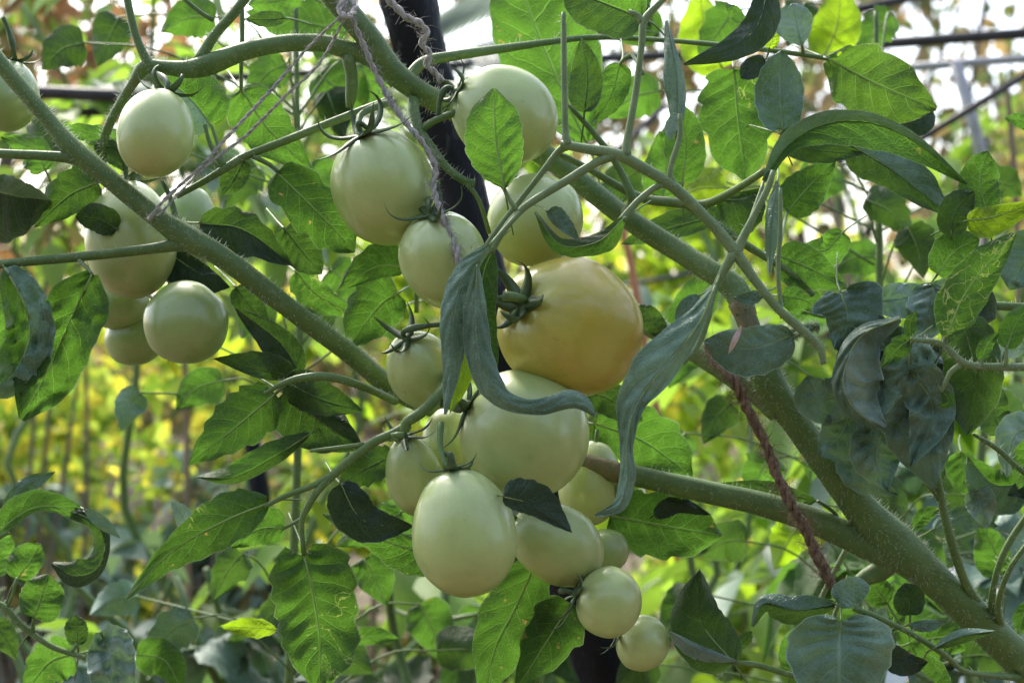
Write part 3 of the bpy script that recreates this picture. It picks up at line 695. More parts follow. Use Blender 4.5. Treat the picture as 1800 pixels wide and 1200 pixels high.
L([(1258, 500), (1228, 570), (1165, 648), (1118, 712), (1102, 780), (1102, 840), (1088, 888), (1046, 906)], [(3, 3), (10, 32), (28, 54), (18, 36), (13, 13), (16, 14), (12, 12), (2, 2)], 'b', .63, rip=.2, nu=60, nv=9, fold=.25, pk=.06, lob=.08, teeth=7, crum=.1)
L([(1240, 525), (1225, 590), (1185, 650)], (14, 18), 'd', .65, 'la')
L([(1228, 520), (1200, 545), (1190, 590)], (12, 12), 'b', .66, 'ov')
L([(1165, 585), (1145, 560), (1125, 535)], (20, 18), 'd', .74, 'ro')
L([(1395, 588), (1320, 612), (1236, 600)], (46, 34), 'b', .655, 'ro', mat2='b', rip=.15, sweep=.1, stalk=(1412, 580, .70), seed=4)
L([(1345, 512), (1320, 525), (1288, 524)], (10, 12), 'b', .68, 'la')
L([(1300, 370), (1180, 400), (1090, 430)], (20, 26), 'd', .80, 'la')
L([(1175, 600), (1230, 520), (1260, 470)], (34, 36), 'g', .86, 'ov')
# second-row plants close behind, their leaves filling the gaps
def second(label, sx, sd_, top, items, seed):
    base = P(sx, 600 + CAMZ / (K * sd_), sd_); base.z = 0
    pl = thing('tomato_plant', label, 'tomato plant', base)
    rnd = random.Random(seed)
    gy = 600 + CAMZ / (K * sd_)
    path = [(sx, gy, sd_, 12), (sx + 12, gy * .7 + top * .3, sd_, 11), (sx - 14, gy * .42 + top * .58, sd_, 9), (sx + 6, gy * .2 + top * .8, sd_, 7), (sx, top, sd_, 4)]
    mb = MB(); stem(mb, path, hairs=.15); mb.build('stem', pl)
    for i, (x, y, w_, m_) in enumerate(items):
        dd = sd_ + rnd.uniform(-.07, .05)
        dx = 1 if x > sx else -1
        an = rnd.uniform(.1, 1.25); l_ = w_ * rnd.uniform(2.1, 2.7)
        ux, uy = dx * math.cos(an), math.sin(an)
        b_ = (x - ux * l_ * .5, y - uy * l_ * .5)
        pts = [b_, (x + rnd.uniform(-6, 6), y - 8), (x + ux * l_ * .5, y + uy * l_ * .5 + 8)]
        leaf(pl, pts, (w_, w_ * rnd.uniform(.8, 1.)), m_, dd, 'ov', lob=rnd.choice((.08, .16, .24)), roll=rnd.uniform(-.4, .4), fold=rnd.uniform(0, .4), seed=i + seed, nu=22, nv=5, teeth=rnd.uniform(3.5, 6),
             stalk=(sx + rnd.uniform(-4, 4), min(max(top + 20, b_[1] + rnd.uniform(70, 170)), 1500), sd_, ((b_[0] * .6 + sx * .4), b_[1] + rnd.uniform(0, 30)), .55))
second('tomato plant close behind the left half, leaves showing between the stems', 520, .93, 10, [
    (110, 95, 40, 'd'), (190, 70, 36, 'd'), (330, 40, 38, 'g'), (70, 250, 38, 'd'), (470, 140, 36, 'g'), (420, 330, 40, 'd'), (560, 330, 40, 'g'), (610, 500, 36, 'g'),
    (660, 560, 38, 'g'), (560, 540, 30, 'd'), (450, 560, 34, 'd'), (350, 690, 36, 'g'), (230, 720, 30, 'b'), (260, 600, 26, 'g'), (650, 150, 40, 'g'), (590, 200, 36, 'd'), (660, 1020, 40, 'g'),
    (760, 1110, 42, 'g'), (610, 1160, 38, 'd'), (400, 1010, 36, 'd'), (300, 1120, 40, 'b'), (200, 1060, 34, 'b'), (690, 930, 34, 'g'), (830, 560, 34, 'd'), (480, 1080, 36, 'd'), (820, 1150, 40, 'd')], 300)
second('tomato plant close behind the right half, leaves showing around the trunk', 1540, .96, 20, [
    (1110, 180, 40, 'g'), (1190, 260, 42, 'g'), (1230, 340, 36, 'y'), (1090, 330, 36, 'd'), (1260, 60, 44, 'g'), (1400, 40, 36, 'd'), (1540, 60, 34, 'g'), (1440, 330, 40, 'g'), (1560, 380, 38, 'd'),
    (1610, 440, 36, 'd'), (1420, 560, 38, 'g'), (1500, 460, 36, 'g'), (1700, 480, 38, 'b'), (1760, 330, 34, 'd'), (1200, 640, 32, 'g'), (1180, 800, 36, 'g'), (1260, 740, 34, 'd'), (1330, 840, 40, 'g'),
    (1270, 960, 40, 'd'), (1190, 1080, 40, 'g'), (1380, 960, 36, 'y'), (1440, 800, 38, 'g'), (1560, 880, 40, 'd'), (1620, 980, 42, 'g'), (1700, 880, 38, 'd'), (1780, 960, 40, 'b'),
    (1500, 1120, 40, 'g'), (1620, 1120, 42, 'g'), (1740, 1160, 42, 'd'), (1120, 1180, 38, 'd'), (1770, 740, 40, 'd'), (1660, 700, 40, 'd')], 400)

# ------------------------------------------------------------------ plant on the right
S(plant_r, 'stem', [
    dict(pts=[(2500, 3400, .68, 14), (2300, 1900, .67, 12), (2040, 1000, .66, 11), (1900, 700, .65, 9), (1830, 650, .645, 8), (1770, 645, .645, 7), (1700, 640, .64, 6.5), (1655, 605, .64, 5.5), (1600, 596, .64, 4)], mat='petiole', hairs=.15),
    dict(pts=[(1900, 545, .70, 9), (1800, 540, .70, 8), (1745, 537, .70, 8)], hairs=.1),
    dict(pts=[(1850, 500, .70, 5), (1790, 500, .70, 4), (1760, 480, .70, 3)]),
    dict(pts=[(1690, 640, .64, 5), (1670, 655, .64, 5), (1655, 690, .64, 3)], mat='petiole'),
    dict(pts=[(1725, 642, .64, 3), (1728, 630, .64, 3)], mat='petiole'),
    dict(pts=[(1768, 645, .64, 4), (1770, 605, .64, 3)], mat='petiole'),
    dict(pts=[(1900, 900, .70, 7), (1800, 830, .70, 5), (1755, 790, .70, 5), (1710, 762, .70, 3)], hairs=.2),
    dict(pts=[(1660, 605, .64, 5), (1662, 590, .64, 4)], mat='petiole'),
], hairs=0)
def LR(*a, **k): return leaf(plant_r, *a, **k)
LR([(1664, 592), (1700, 510), (1784, 410)], [(8, 8), (40, 36), (46, 40), (36, 30), (4, 4)], 'm', .635, rip=.12, lob=.08, nu=34, seed=2)
LR([(1602, 596), (1580, 610), (1545, 648)], (20, 18), 'g', .64, 'la', lob=.2)
LR([(1600, 596), (1600, 565), (1612, 545)], (10, 12), 'g', .645, 'ov')
LR([(1655, 685), (1668, 705), (1648, 716)], (10, 12), 'g', .64, 'la')
LR([(1726, 634), (1735, 605), (1758, 584)], (14, 12), 'g', .64, 'ov')
LR([(1769, 612), (1785, 570), (1815, 530)], (24, 22), 'g', .64, 'ov')
LR([(1690, 560), (1712, 650), (1700, 765)], (50, 52), 'd', .665, 'ro', seed=3)
LR([(1668, 560), (1710, 540), (1750, 560)], (40, 40), 'k', .68, 'ro')
LR([(1648, 482), (1680, 440), (1722, 420)], (34, 30), 'g', .68, 'ro')
LR([(1735, 375), (1722, 320), (1735, 264)], (34, 34), 'g', .68, 'ro', seed=1)
LR([(1672, 412), (1680, 370), (1712, 336)], (28, 28), 'd', .675, 'ro')
LR([(1700, 388), (1750, 380), (1830, 352)], (20, 32), 'y', .66, 'ov')
LR([(1820, 225), (1790, 212), (1765, 208)], (12, 14), 'g', .69, 'ov')
LR([(1830, 420), (1800, 460), (1775, 510)], (34, 44), 'b', .70, 'ro')
LR([(1800, 610), (1770, 618), (1752, 630)], (14, 16), 'w', .69, 'ov')
# crumpled blue-green cluster
LR([(1478, 515), (1490, 560), (1470, 615)], [(20, 20), (70, 60), (62, 48), (34, 30), (4, 4)], 'e', .675, rip=.14, sweep=.5, nu=30, nv=9, label='broad heart-shaped blue-green leaf', crum=.16)
LR([(1535, 530), (1600, 520), (1665, 490)], [(4, 6), (28, 34), (24, 40), (10, 40), (3, 6)], 'w', .69, rip=.5, nu=30, nv=9, pk=.12, crum=.16)
LR([(1640, 500), (1630, 560), (1600, 600)], (34, 40), 'w', .685, 'ov', rip=.5, pk=.12, crum=.16)
LR([(1582, 560), (1512, 592), (1482, 668), (1505, 722), (1556, 752)], [(5, 5), (44, 18), (74, 20), (58, 18), (6, 4)], 'w', .655, rip=.22, nu=40, nv=9, pk=.08, seed=7, mat2='c', fold=.35, label='crumpled silvery blue-green leaf curling over', crum=.16)
LR([(1540, 630), (1590, 680), (1625, 760), (1640, 858)], [(16, 16), (62, 50), (70, 74), (46, 66), (4, 4)], 'e', .668, rip=.3, nu=40, nv=10, mat2='e', seed=4, label='large dark drooping leaf', crum=.16)
LR([(1500, 575), (1570, 610), (1680, 650)], (40, 90), 'e', .675, 'ov', rip=.4, pk=.1, mat2='e', crum=.16)
LR([(1490, 690), (1440, 700), (1418, 660)], (40, 36), 'c', .68, 'ro', rip=.3, crum=.16)
LR([(1500, 700), (1480, 760), (1440, 800)], (44, 36), 'c', .682, 'ro', rip=.3, crum=.16)
LR([(1560, 740), (1540, 800), (1560, 862)], (52, 46), 'c', .675, 'ov', rip=.4, pk=.12, crum=.16)
LR([(1600, 590), (1590, 680), (1530, 760)], (46, 40), 'b', .66, 'ov', rip=.45, crum=.3, fold=.5, seed=11, nu=36, nv=9)
LR([(1600, 650), (1640, 720), (1600, 820)], (40, 44), 'e', .658, 'ov', rip=.4, crum=.3, fold=-.4, seed=12, nu=36, nv=9)
LR([(1480, 780), (1510, 830), (1580, 870)], (24, 30), 'b', .70, 'la', rip=.3, crum=.16)
LR([(1590, 680), (1620, 640), (1660, 600)], (40, 40), 'k', .69, 'ro', crum=.16)
# right edge, lower
LR([(1815, 750), (1780, 770), (1770, 840)], (30, 34), 'w', .74, 'ov', rip=.4)
LR([(1800, 850), (1745, 850), (1700, 800)], (50, 30), 'c', .75, 'ov', rip=.3, mat2='g')
LR([(1715, 860), (1725, 890), (1735, 930)], (28, 26), 'w', .75, 'ov', rip=.4)
LR([(1640, 930), (1700, 905), (1755, 925)], (18, 30), 'b', .77, 'ov')
LR([(1760, 1010), (1745, 960), (1720, 920)], (40, 26), 'g', .79, 'ov', seed=3)
LR([(1760, 760), (1745, 720), (1760, 680)], (30, 30), 'd', .76, 'ro')
LR([(1830, 870), (1800, 860), (1770, 870)], (18, 20), 'k', .74, 'ov')
LR([(1810, 1060), (1795, 1090), (1790, 1120)], (14, 16), 'g', .76, 'ov')
LR([(1700, 1060), (1710, 1080), (1700, 1110)], (20, 18), 'g', .77, 'ov')
LR([(1690, 795), (1700, 840), (1730, 870)], (26, 30), 'g', .78, 'ov')
LR([(1840, 790), (1810, 810), (1790, 860)], (30, 34), 'g', .72, 'ov')

# ------------------------------------------------------------------ plant on the left
S(plant_l, 'stem', [
    dict(pts=[(-300, 3200, .80, 12), (-260, 1900, .79, 11), (-150, 1250, .76, 8), (-60, 1060, .75, 6), (0, 1062, .75, 6), (40, 1100, .75, 6), (90, 1135, .75, 5), (150, 1156, .75, 4)], hairs=.15),
    dict(pts=[(-140, 1240, .76, 7), (-90, 1010, .75, 5), (-10, 950, .74, 4.5), (15, 935, .74, 4)]),
    dict(pts=[(14, 1066, .75, 3), (22, 1045, .75, 3), (30, 1015, .75, 3)]),
    dict(pts=[(60, 1112, .75, 3), (58, 1095, .75, 3), (62, 1083, .75, 3)]),
    dict(pts=[(120, 1150, .75, 3), (130, 1140, .75, 3), (135, 1130, .75, 3)]),
], hairs=0)
def LL(*a, **k): return leaf(plant_l, *a, **k)
LL([(-12, 948), (20, 915), (60, 892), (100, 890), (140, 905)], [(5, 5), (30, 12), (34, 8), (24, 12), (16, 14)], 'g', .74, rip=.1, lob=.1)
LL([(130, 900), (170, 920), (184, 960), (170, 1000), (130, 1012), (92, 990)], [(10, 12), (18, 16), (10, 20), (12, 26), (20, 32), (4, 4)], 'k', .735, nu=36, fold=.3, mat2='d')
LL([(148, 895), (178, 918), (212, 946)], (12, 10), 'b', .73, 'la')
LL([(5, 892), (48, 850), (98, 828)], (12, 20), 'b', .75, 'ov')
LL([(30, 1018), (50, 990), (72, 955)], (34, 22), 'g', .77, 'ro')
LL([(-10, 1010), (0, 970), (20, 940)], (20, 24), 'g', .80, 'ro')
LL([(60, 1084), (72, 1050), (84, 1008)], (36, 40), 'm', .74, 'ro', label='round leaf with pale winding trails')
LL([(136, 1132), (134, 1105), (132, 1080)], (20, 20), 'd', .755, 'ro')
LL([(176, 1110), (195, 1150), (210, 1230)], [(20, 8), (45, 38), (42, 50), (30, 40)], 'w', .74, rip=.4, nu=30, nv=9, crum=.5, label='drooping silvery blue leaf')
LL([(128, 1150), (85, 1165), (40, 1225)], (44, 40), 'g', .765, 'ov', lob=.2)
LL([(240, 1150), (290, 1160), (320, 1215)], (34, 34), 'g', .85, 'ov')
LL([(-10, 1090), (10, 1120), (30, 1160)], (22, 24), 'd', .80, 'ov')

# ------------------------------------------------------------------ tomatoes
MAT['t_green'] = tomato_mat('pale_green_skin', (.54, .64, .34), (.43, .52, .19), (.37, .39, .13))
MAT['t_mid'] = tomato_mat('olive_green_skin', (.36, .48, .25), (.27, .37, .12), (.25, .30, .09))
MAT['t_yellow'] = tomato_mat('ripening_yellow_skin', (.52, .54, .14), (.50, .39, .05), (.38, .235, .015), blush=(.42, .20, .03), bl=.45)
MAT['t_cream'] = tomato_mat('creamy_skin', (.50, .60, .31), (.38, .47, .16), (.33, .36, .12), blush=(.40, .30, .18), bl=.2)
TG = 'pale tomatoes hanging on the vine'
def tomato(label, cx, cy, w, h, ang=0., tilt=20., d=.68, mat='t_green', egg=.06, rib=.02, nrib=5, calyx=True, seplen=.55, stalk=None, dimple=.06, spread=1.0, seed=0, sup=2.0):
    """ang: direction of the stem end in the picture (0 up, clockwise); tilt: how far that end leans to the viewer"""
    c = P(cx, cy, d); a = R(ang); t = R(tilt)
    z = Vector((math.sin(a) * math.cos(t), -math.sin(t), math.cos(a) * math.cos(t))).normalized()
    x = z.cross(Vector((0, 1, 0)));
    if x.length < .01: x = Vector((1, 0, 0))
    x.normalize(); y = z.cross(x)
    rnd = random.Random(seed + int(cx))
    rw = w * .5 * K * d; rh = h * .5 * K * d
    root = thing('tomato', label, 'tomato', c + z * rh, TG)
    mb = MB(); nt_, np_ = 34, 48
    vs = []; uv = []; fs = []
    off = rnd.uniform(0, 6.28)
    def surf(th, ph):
        r = (math.sin(th) ** (2 / sup)) * (1 + egg * -math.cos(th))
        zz = math.copysign(abs(math.cos(th)) ** (2 / sup), math.cos(th))
        top = math.exp(-(th / .55) ** 2)
        zz -= dimple * math.exp(-(th / .30) ** 2)
        rr = 1 + rib * (.55 * math.cos(nrib * ph + off) + .45 * math.cos((nrib + 2) * ph + 2 * off)) * (.35 + 1.0 * math.exp(-(th / 1.1) ** 2))
        gr = abs(math.cos(nrib * .5 * ph + off)) ** .7 - .6
        zz += top * rib * 2.4 * gr * (1 - math.exp(-(th / .22) ** 2)); rr += rib * .8 * gr * math.exp(-(th / .8) ** 2)
        nn = 1 + .045 * noise.noise(Vector((math.cos(ph) * math.sin(th), math.sin(ph) * math.sin(th), math.cos(th))) * 1.6 + Vector((cx, 0, 0)))
        zz -= .012 * math.exp(-((math.pi - th) / .09) ** 2) * -1
        return c + (x * math.cos(ph) + y * math.sin(ph)) * (r * rr * nn * rw) + z * (zz * rh)
    for i in range(nt_ + 1):
        th = math.pi * i / nt_
        for k in range(np_ + 1):
            ph = 2 * math.pi * k / np_
            vs.append(surf(max(.0001, min(math.pi - .0001, th)), ph)); uv.append((k / np_, i / nt_))
    W = np_ + 1
    for i in range(nt_):
        for k in range(np_):
            fs.append((i * W + k, (i + 1) * W + k, (i + 1) * W + k + 1, i * W + k + 1))
    mb.add(vs, fs, mat, uv); mb.build('fruit', root)
    # blossom scar
    top = surf(.0001, 0)
    if calyx:
        mb = MB(); ns = rnd.choice((5, 6))
        tube_pts(mb, [(top - z * .001, .0022), (top + z * .0015, .0024), (top + z * .003, .0015)], 'sepal', 8)
        cal = mb.build('calyx', root)
        for s_ in range(ns):
            ph0 = 2 * math.pi * s_ / ns + off + rnd.uniform(-.2, .2)
            ln = (seplen * rw * 2 + .004) * rnd.uniform(.8, 1.2); lift = rnd.uniform(.3, 1.0) * spread
            wd = .045 * rw * 2 * rnd.uniform(.85, 1.2) + .0009
            n_ = 12; vv = []; ff = []
            dr = x * math.cos(ph0) + y * math.sin(ph0)
            sd = z.cross(dr)
            cur = top + z * .0012; an = R(12 + 20 * rnd.random()); bend = rnd.uniform(.6, 1.5) * lift
            tw = rnd.uniform(-.7, .7); an0 = R(rnd.uniform(-14, 8)); hook = rnd.uniform(.2, 1.3)
            for i in range(n_ + 1):
                u_ = i / n_
                # leaves the stalk nearly flat, arches away from the skin and hooks back at the tip
                e = an0 + bend * (u_ - .15) * 1.1 + hook * max(0, u_ - .55) * 2.2
                dirv = dr * math.cos(e) + z * math.sin(e) + sd * tw * u_
                dirv.normalize()
                if i: cur = cur + dirv * ln / n_
                # keep it above the skin
                rel = cur - c; th_ = math.acos(max(-1, min(1, rel.dot(z) / rh / max(.2, math.sqrt((rel.dot(z) / rh) ** 2 + (rel.dot(dr) / rw) ** 2)))))
                sp = surf(max(.001, th_), ph0)
                if (cur - c).length < (sp - c).length + .0008: cur = cur + (sp - c).normalized() * ((sp - c).length + .0008 - (cur - c).length)
                ww = wd * (1 - u_ ** 1.5) * (1 if u_ > .15 else .75) + .00012
                nup = dirv.cross(sd).normalized() * (-ww * .35)
                vv += [cur - sd * ww, cur - nup, cur + sd * ww, cur + nup * .2]
            for i in range(n_):
                for k in range(4):
                    k2 = (k + 1) % 4
                    ff.append((i * 4 + k, i * 4 + k2, (i + 1) * 4 + k2, (i + 1) * 4 + k))
            mb = MB(); mb.add(vv, ff, 'sepal'); mb.build('sepal', cal)
    mb = MB()
    sl = (stalk[3] if stalk and len(stalk) > 3 else 22) * K * d
    pts = [(top - z * .001, .0013), (top + z * sl * .5, .0011), (top + z * sl, .0012)]
    if stalk:
        e = P(*stalk[:3]); mid = (top + z * sl).lerp(e, .5) + z * sl * .25
        cc = cr([tuple(top - z * .001), tuple(top + z * sl), tuple(mid), tuple(e)], 14)
        pts = [(Vector(p_), (.0012 + .0007 * math.exp(-((i - 7) / 1.5) ** 2))) for i, p_ in enumerate(cc)]
    tube_pts(mb, pts, 'sepal' if calyx else 'stem', 8)
    mb.build('stalk', root)
    return root

tomato('small oval pale green tomato hanging alone at upper left between two stems', 274, 233, 132, 162, 8, -18, .685, 't_green', stalk=(262, 125, .712), seplen=.5, spread=1.6, seed=1)
tomato('tomato cut off by the left edge, behind the hairy stem', 12, 168, 112, 128, 5, -10, .74, 't_mid', stalk=(5, 30, .74), seplen=.45, spread=1.3)
tomato('long oval cream-green tomato at left, crossed by the stem and side twig', 229, 420, 158, 216, -8, -15, .725, 't_cream', stalk=(213, 270, .73), seplen=.4, calyx=True)
tomato('pale tomato mostly hidden behind the long oval one and the branch at left', 318, 410, 122, 180, 12, -10, .765, 't_mid', calyx=False)
tomato('dull green tomato below the long oval one, beside the big hanging leaf', 208, 530, 108, 100, 0, -5, .765, 't_mid', calyx=False)
tomato('lowest tomato of the left cluster, half hidden by the round one', 238, 592, 108, 96, -30, -20, .775, 't_mid', calyx=False)
tomato('round glossy green tomato at the lower right of the left cluster', 327, 567, 146, 148, -62, -50, .705, 't_mid', egg=0, calyx=True, seplen=.3, stalk=(240, 500, .75))
tomato('large pale tomato with curled dark calyx, under the twine at top centre', 676, 330, 184, 208, -22, 22, .70, 't_green', egg=.03, rib=.03, seplen=.5, spread=1.5, stalk=(645, 225, .69), seed=2)
tomato('second pale tomato peeking out behind the left side of the large one under the twine', 634, 335, 100, 120, -10, 0, .765, 't_green', calyx=False)
tomato('pale tomato tapering downward where the grey twine ends', 779, 458, 152, 176, -14, 24, .685, 't_green', egg=-.08, rib=.03, seplen=.5, spread=1.3, stalk=(762, 350, .70), seed=5)
tomato('large tomato at top centre half covered by an upright oval leaf', 888, 202, 168, 192, -66, 10, .715, 't_green', egg=.0, rib=.035, seplen=.4, spread=1.3, stalk=(770, 205, .71), seed=3)
tomato('tomato behind the leaf stalks, just above the yellow one', 940, 385, 172, 160, -25, -15, .725, 't_green', rib=.02, calyx=False)
tomato('big ribbed tomato turning yellow, the only ripening one', 1001, 576, 244, 266, -66, 40, .695, 't_yellow', egg=.02, rib=.032, nrib=4, dimple=.10, seplen=.30, spread=1.7, stalk=(862, 524, .668, 26), seed=4, sup=2.1)
tomato('pale tomato with star calyx just left of the folded hanging leaves', 738, 648, 120, 152, -20, 42, .70, 't_green', rib=.03, seplen=.55, spread=1.5, stalk=(800, 570, .68), seed=8)
tomato('broad green tomato under the ripening one, with the curled leaf tip lying across it', 921, 762, 226, 232, -62, 12, .683, 't_green', egg=.02, rib=.022, seplen=.36, stalk=(775, 712, .67), seed=6)
tomato('tomato in shade at the left of the lower cluster with withered sepal strands', 728, 836, 100, 152, -12, 18, .70, 't_green', rib=.04, seplen=.55, spread=.6, stalk=(705, 770, .67), seed=7)
tomato('small ribbed tomato behind the front egg-shaped one and the short stalk', 790, 775, 100, 120, 0, 5, .725, 't_green', calyx=False)
tomato('front egg-shaped pale tomato, the most prominent of the lower cluster', 815, 936, 184, 226, -9, -4, .645, 't_green', egg=.05, rib=.02, seplen=.28, spread=.6, stalk=(780, 800, .65), dimple=.04, seed=9)
tomato('smooth cream tomato with a dark leaf lying over its top', 978, 955, 138, 178, -58, 5, .685, 't_cream', egg=.04, rib=.0, calyx=False)
tomato('tomato behind the hanging leaf tip at the right of the lower cluster', 1038, 848, 112, 152, 8, -8, .745, 't_green', calyx=False)
tomato('small tomato wedged behind the cream one, dry blossom end at its right', 1066, 966, 76, 80, -70, -10, .72, 't_mid', calyx=False)
tomato('small round tomato below the lower cluster, above the black stake', 1070, 1058, 124, 116, -75, 0, .67, 't_green', egg=0, rib=.0, seplen=.5, spread=1.2, stalk=(985, 1040, .68), seed=3)
tomato('lowest tomato, small and pointed, beside the black stake', 1130, 1130, 98, 92, -62, 0, .695, 't_green', egg=-.04, rib=.0, seplen=.55, spread=1.2, stalk=(1060, 1085, .69), seed=11)

# ------------------------------------------------------------------ twine and rope
def strands(mb, pts, mat, rad, twist, nst=2, fuzz=0, seed=0, step=4):
    Lp = sum(math.dist(pts[i][:2], pts[i + 1][:2]) for i in range(len(pts) - 1))
    n = max(8, int(Lp / step)); s = cr(pts, n)
    ctr = [P(a[0], a[1], a[2]) for a in s]
    rnd = random.Random(seed)
    for k in range(nst):
        tp = []
        dist = 0
        for i, c in enumerate(ctr):
            if i: dist += (ctr[i] - ctr[i - 1]).length
            t = (ctr[min(i + 1, n)] - ctr[max(i - 1, 0)]).normalized()
            xx = t.cross(Vector((0, 1, 0))).normalized(); yy = t.cross(xx)
            an = 2 * math.pi * (dist / twist + k / nst)
            rr = rad * K * s[i][2] * (1 + .25 * noise.noise(c * 200 + Vector((seed, k, 0))))
            tp.append((c + (xx * math.cos(an) + yy * math.sin(an)) * rr * .6, rr * (.75 if nst == 2 else .6)))
        tube_pts(mb, tp, mat, 6, rough=.5, seed=seed)
    for _ in range(int(Lp * fuzz)):
        i = rnd.randrange(n); c = ctr[i]
        t = (ctr[i + 1] - ctr[i]).normalized(); o = t.orthogonal().normalized(); q_ = t.cross(o)
        an = rnd.uniform(0, 6.28); dr = o * math.cos(an) + q_ * math.sin(an)
        rr = rad * K * s[i][2]; ln = rnd.uniform(1, 4) * rr
        a = c + dr * rr; m_ = a + dr * ln * .5 + t * ln * rnd.uniform(-.6, .6); e = m_ + dr * ln * .4 + t * ln * rnd.uniform(-.9, .9)
        tube_pts(mb, [(a, .00012), (m_, .0001), (e, .00005)], mat, 3)

mb = MB()
strands(mb, [(612, 15, .70), (640, 80, .70), (672, 150, .70), (705, 205, .695), (742, 250, .69), (764, 290, .685), (762, 330, .68), (775, 375, .67), (795, 420, .665), (806, 462, .66)], 'twine', 4.2, .013, 2, 1.1, 1)
t1 = mb.build('twine'); tag(t1, 'frayed grey twine running down past the large pale tomato to the centre', 'twine', 'grey support twine')
mb = MB()
strands(mb, [(606, 22, .70), (540, 85, .70), (470, 165, .695), (400, 240, .69), (345, 300, .68), (290, 350, .672), (262, 384, .672), (268, 372, .70)], 'twine', 2.5, .010, 2, .3, 2)
strands(mb, [(612, 20, .705), (562, 110, .705), (500, 170, .70), (430, 240, .70), (370, 285, .69), (310, 345, .68), (285, 372, .675), (270, 384, .70)], 'twine', 2.1, .010, 2, .25, 3)
strands(mb, [(600, 0, .70), (596, 20, .695), (612, 30, .69), (625, 15, .70), (612, -5, .705), (604, 30, .70)], 'twine', 4.5, .012, 2, .5, 9)
t2 = mb.build('twine'); tag(t2, 'pair of thin grey strings slanting down left to loop round the branch', 'twine', 'grey support twine')
mb = MB()
strands(mb, [(672, -12, .72), (692, 10, .72), (712, 30, .72), (738, 42, .72), (750, 58, .72), (742, 78, .72), (756, 96, .72), (750, 115, .72), (768, 130, .72), (776, 145, .72)], 'twine', 5, .012, 2, .6, 4)
t3 = mb.build('twine'); tag(t3, 'short kinked grey twine hanging in front of the black stake top', 'twine', 'grey support twine')
mb = MB()
strands(mb, [(1245, 610, .705), (1262, 640, .69), (1290, 665, .675), (1308, 710, .675), (1338, 765, .678), (1362, 825, .68), (1392, 885, .68), (1418, 935, .685), (1442, 985, .69), (1466, 1032, .695)], 'rope', 8, .020, 3, 1.6, 5)
t4 = mb.build('rope'); tag(t4, 'reddish brown twisted rope hanging down across the forked stems', 'rope')
mb = MB(); vv = []; ff = []
for i in range(9):
    u_ = i / 8; wv = 5.5 * math.sin(math.pi * min(1, u_ * .92 + .06)) ** .8; cx_, cy_ = 1303 - 22 * u_, 573 + 48 * u_
    for j, o_ in enumerate((-1, 0, 1)): vv.append(P(cx_ + wv * o_ * .92, cy_ + wv * o_ * .35, .6435 + (.0007 if o_ else 0) + .0006 * math.sin(u_ * 9)))
for i in range(8):
    for j in range(2): ff.append((i * 3 + j, i * 3 + j + 1, i * 3 + j + 4, i * 3 + j + 3))
mb.add(vv, ff, 'petal')
t5 = mb.build('fallen_petal'); tag(t5, 'dry pinkish petal stuck on a blue-green leaf beside the rope', 'petal')

# ------------------------------------------------------------------ stakes, frame, canes
def post(name, pts, mat, label, cat, rough=.06, sides=14, group=None):
    mb = MB(); tp = []
    s = cr(pts, 40)
    tube_pts(mb, [(P(a[0], a[1], a[2]), a[3] * K * a[2]) for a in s], mat, sides, rough=rough)
    o = mb.build(name); tag(o, label, cat, group); return o
def ground_py(d): return 600 + CAMZ / (K * d)
post('stake', [(690, -160, .93, 44), (716, 0, .93, 48), (750, 130, .94, 46), (800, 290, .95, 44), (860, 560, .96, 46), (950, 850, .97, 52), (1062, 1150, .98, 58), (1290, 1800, 1.0, 60), (1600, ground_py(1.02), 1.02, 60)], 'post',
     'leaning black plastic-wrapped stake behind the tomatoes', 'stake', .1)
post('stake', [(430, 700, 1.9, 12), (455, 850, 1.9, 16), (480, 1000, 1.9, 18), (505, 1150, 1.9, 18), (540, ground_py(1.9), 1.9, 18)], 'post', 'dark blurred stake behind the leaves at lower left', 'stake', .1)

frame = thing('greenhouse_frame', 'dark and grey pipe framework of the greenhouse behind the plants', 'greenhouse frame', (0, 3.2, 0))
def pipe(pts, mat, name='pipe'):
    mb = MB(); tube_pts(mb, [(P(a[0], a[1], a[2]), a[3] * K * a[2]) for a in pts], mat, 10); return mb.build(name, frame)
pipe([(-200, 150, 1.9, 12), (190, 168, 1.9, 12), (420, 178, 1.9, 11)], 'pipe_dark')
pipe([(-200, 205, 2.0, 8), (300, 194, 2.0, 8)], 'pipe_dark')
pipe([(-200, 210, 3.4, 7), (280, 192, 3.4, 7)], 'pipe_grey')
pipe([(200, 148, 2.1, 7), (640, 122, 2.1, 7), (1300, 92, 2.1, 8)], 'pipe_dark')
pipe([(1480, 82, 2.2, 10), (2100, 38, 2.2, 10)], 'pipe_dark')
pipe([(1400, 40, 2.2, 8), (1680, -20, 2.2, 8)], 'pipe_dark')
pipe([(1560, 122, 2.3, 8), (2100, 80, 2.3, 8)], 'pipe_grey')
pipe([(1680, 112, 2.28, 11), (1712, 220, 2.28, 11), (1760, 420, 2.28, 10)], 'pipe_grey')
pipe([(1590, 262, 2.2, 7), (1840, 110, 2.2, 7)], 'pipe_dark')
pipe([(1740, -60, 3.0, 4), (1695, 240, 3.0, 3)], 'pipe_dark')
pipe([(960, 380, 3.2, 6), (1170, 185, 3.2, 6)], 'pipe_dark')
pipe([(1050, 510, 3.2, 4), (1230, 478, 3.2, 4)], 'pipe_dark')
pipe([(1730, 240, 3.2, 8), (1730, ground_py(3.2), 3.2, 8)], 'pipe_dark', 'upright')
pipe([(-60, -400, 3.25, 9), (-60, ground_py(3.25), 3.25, 9)], 'pipe_dark', 'upright')
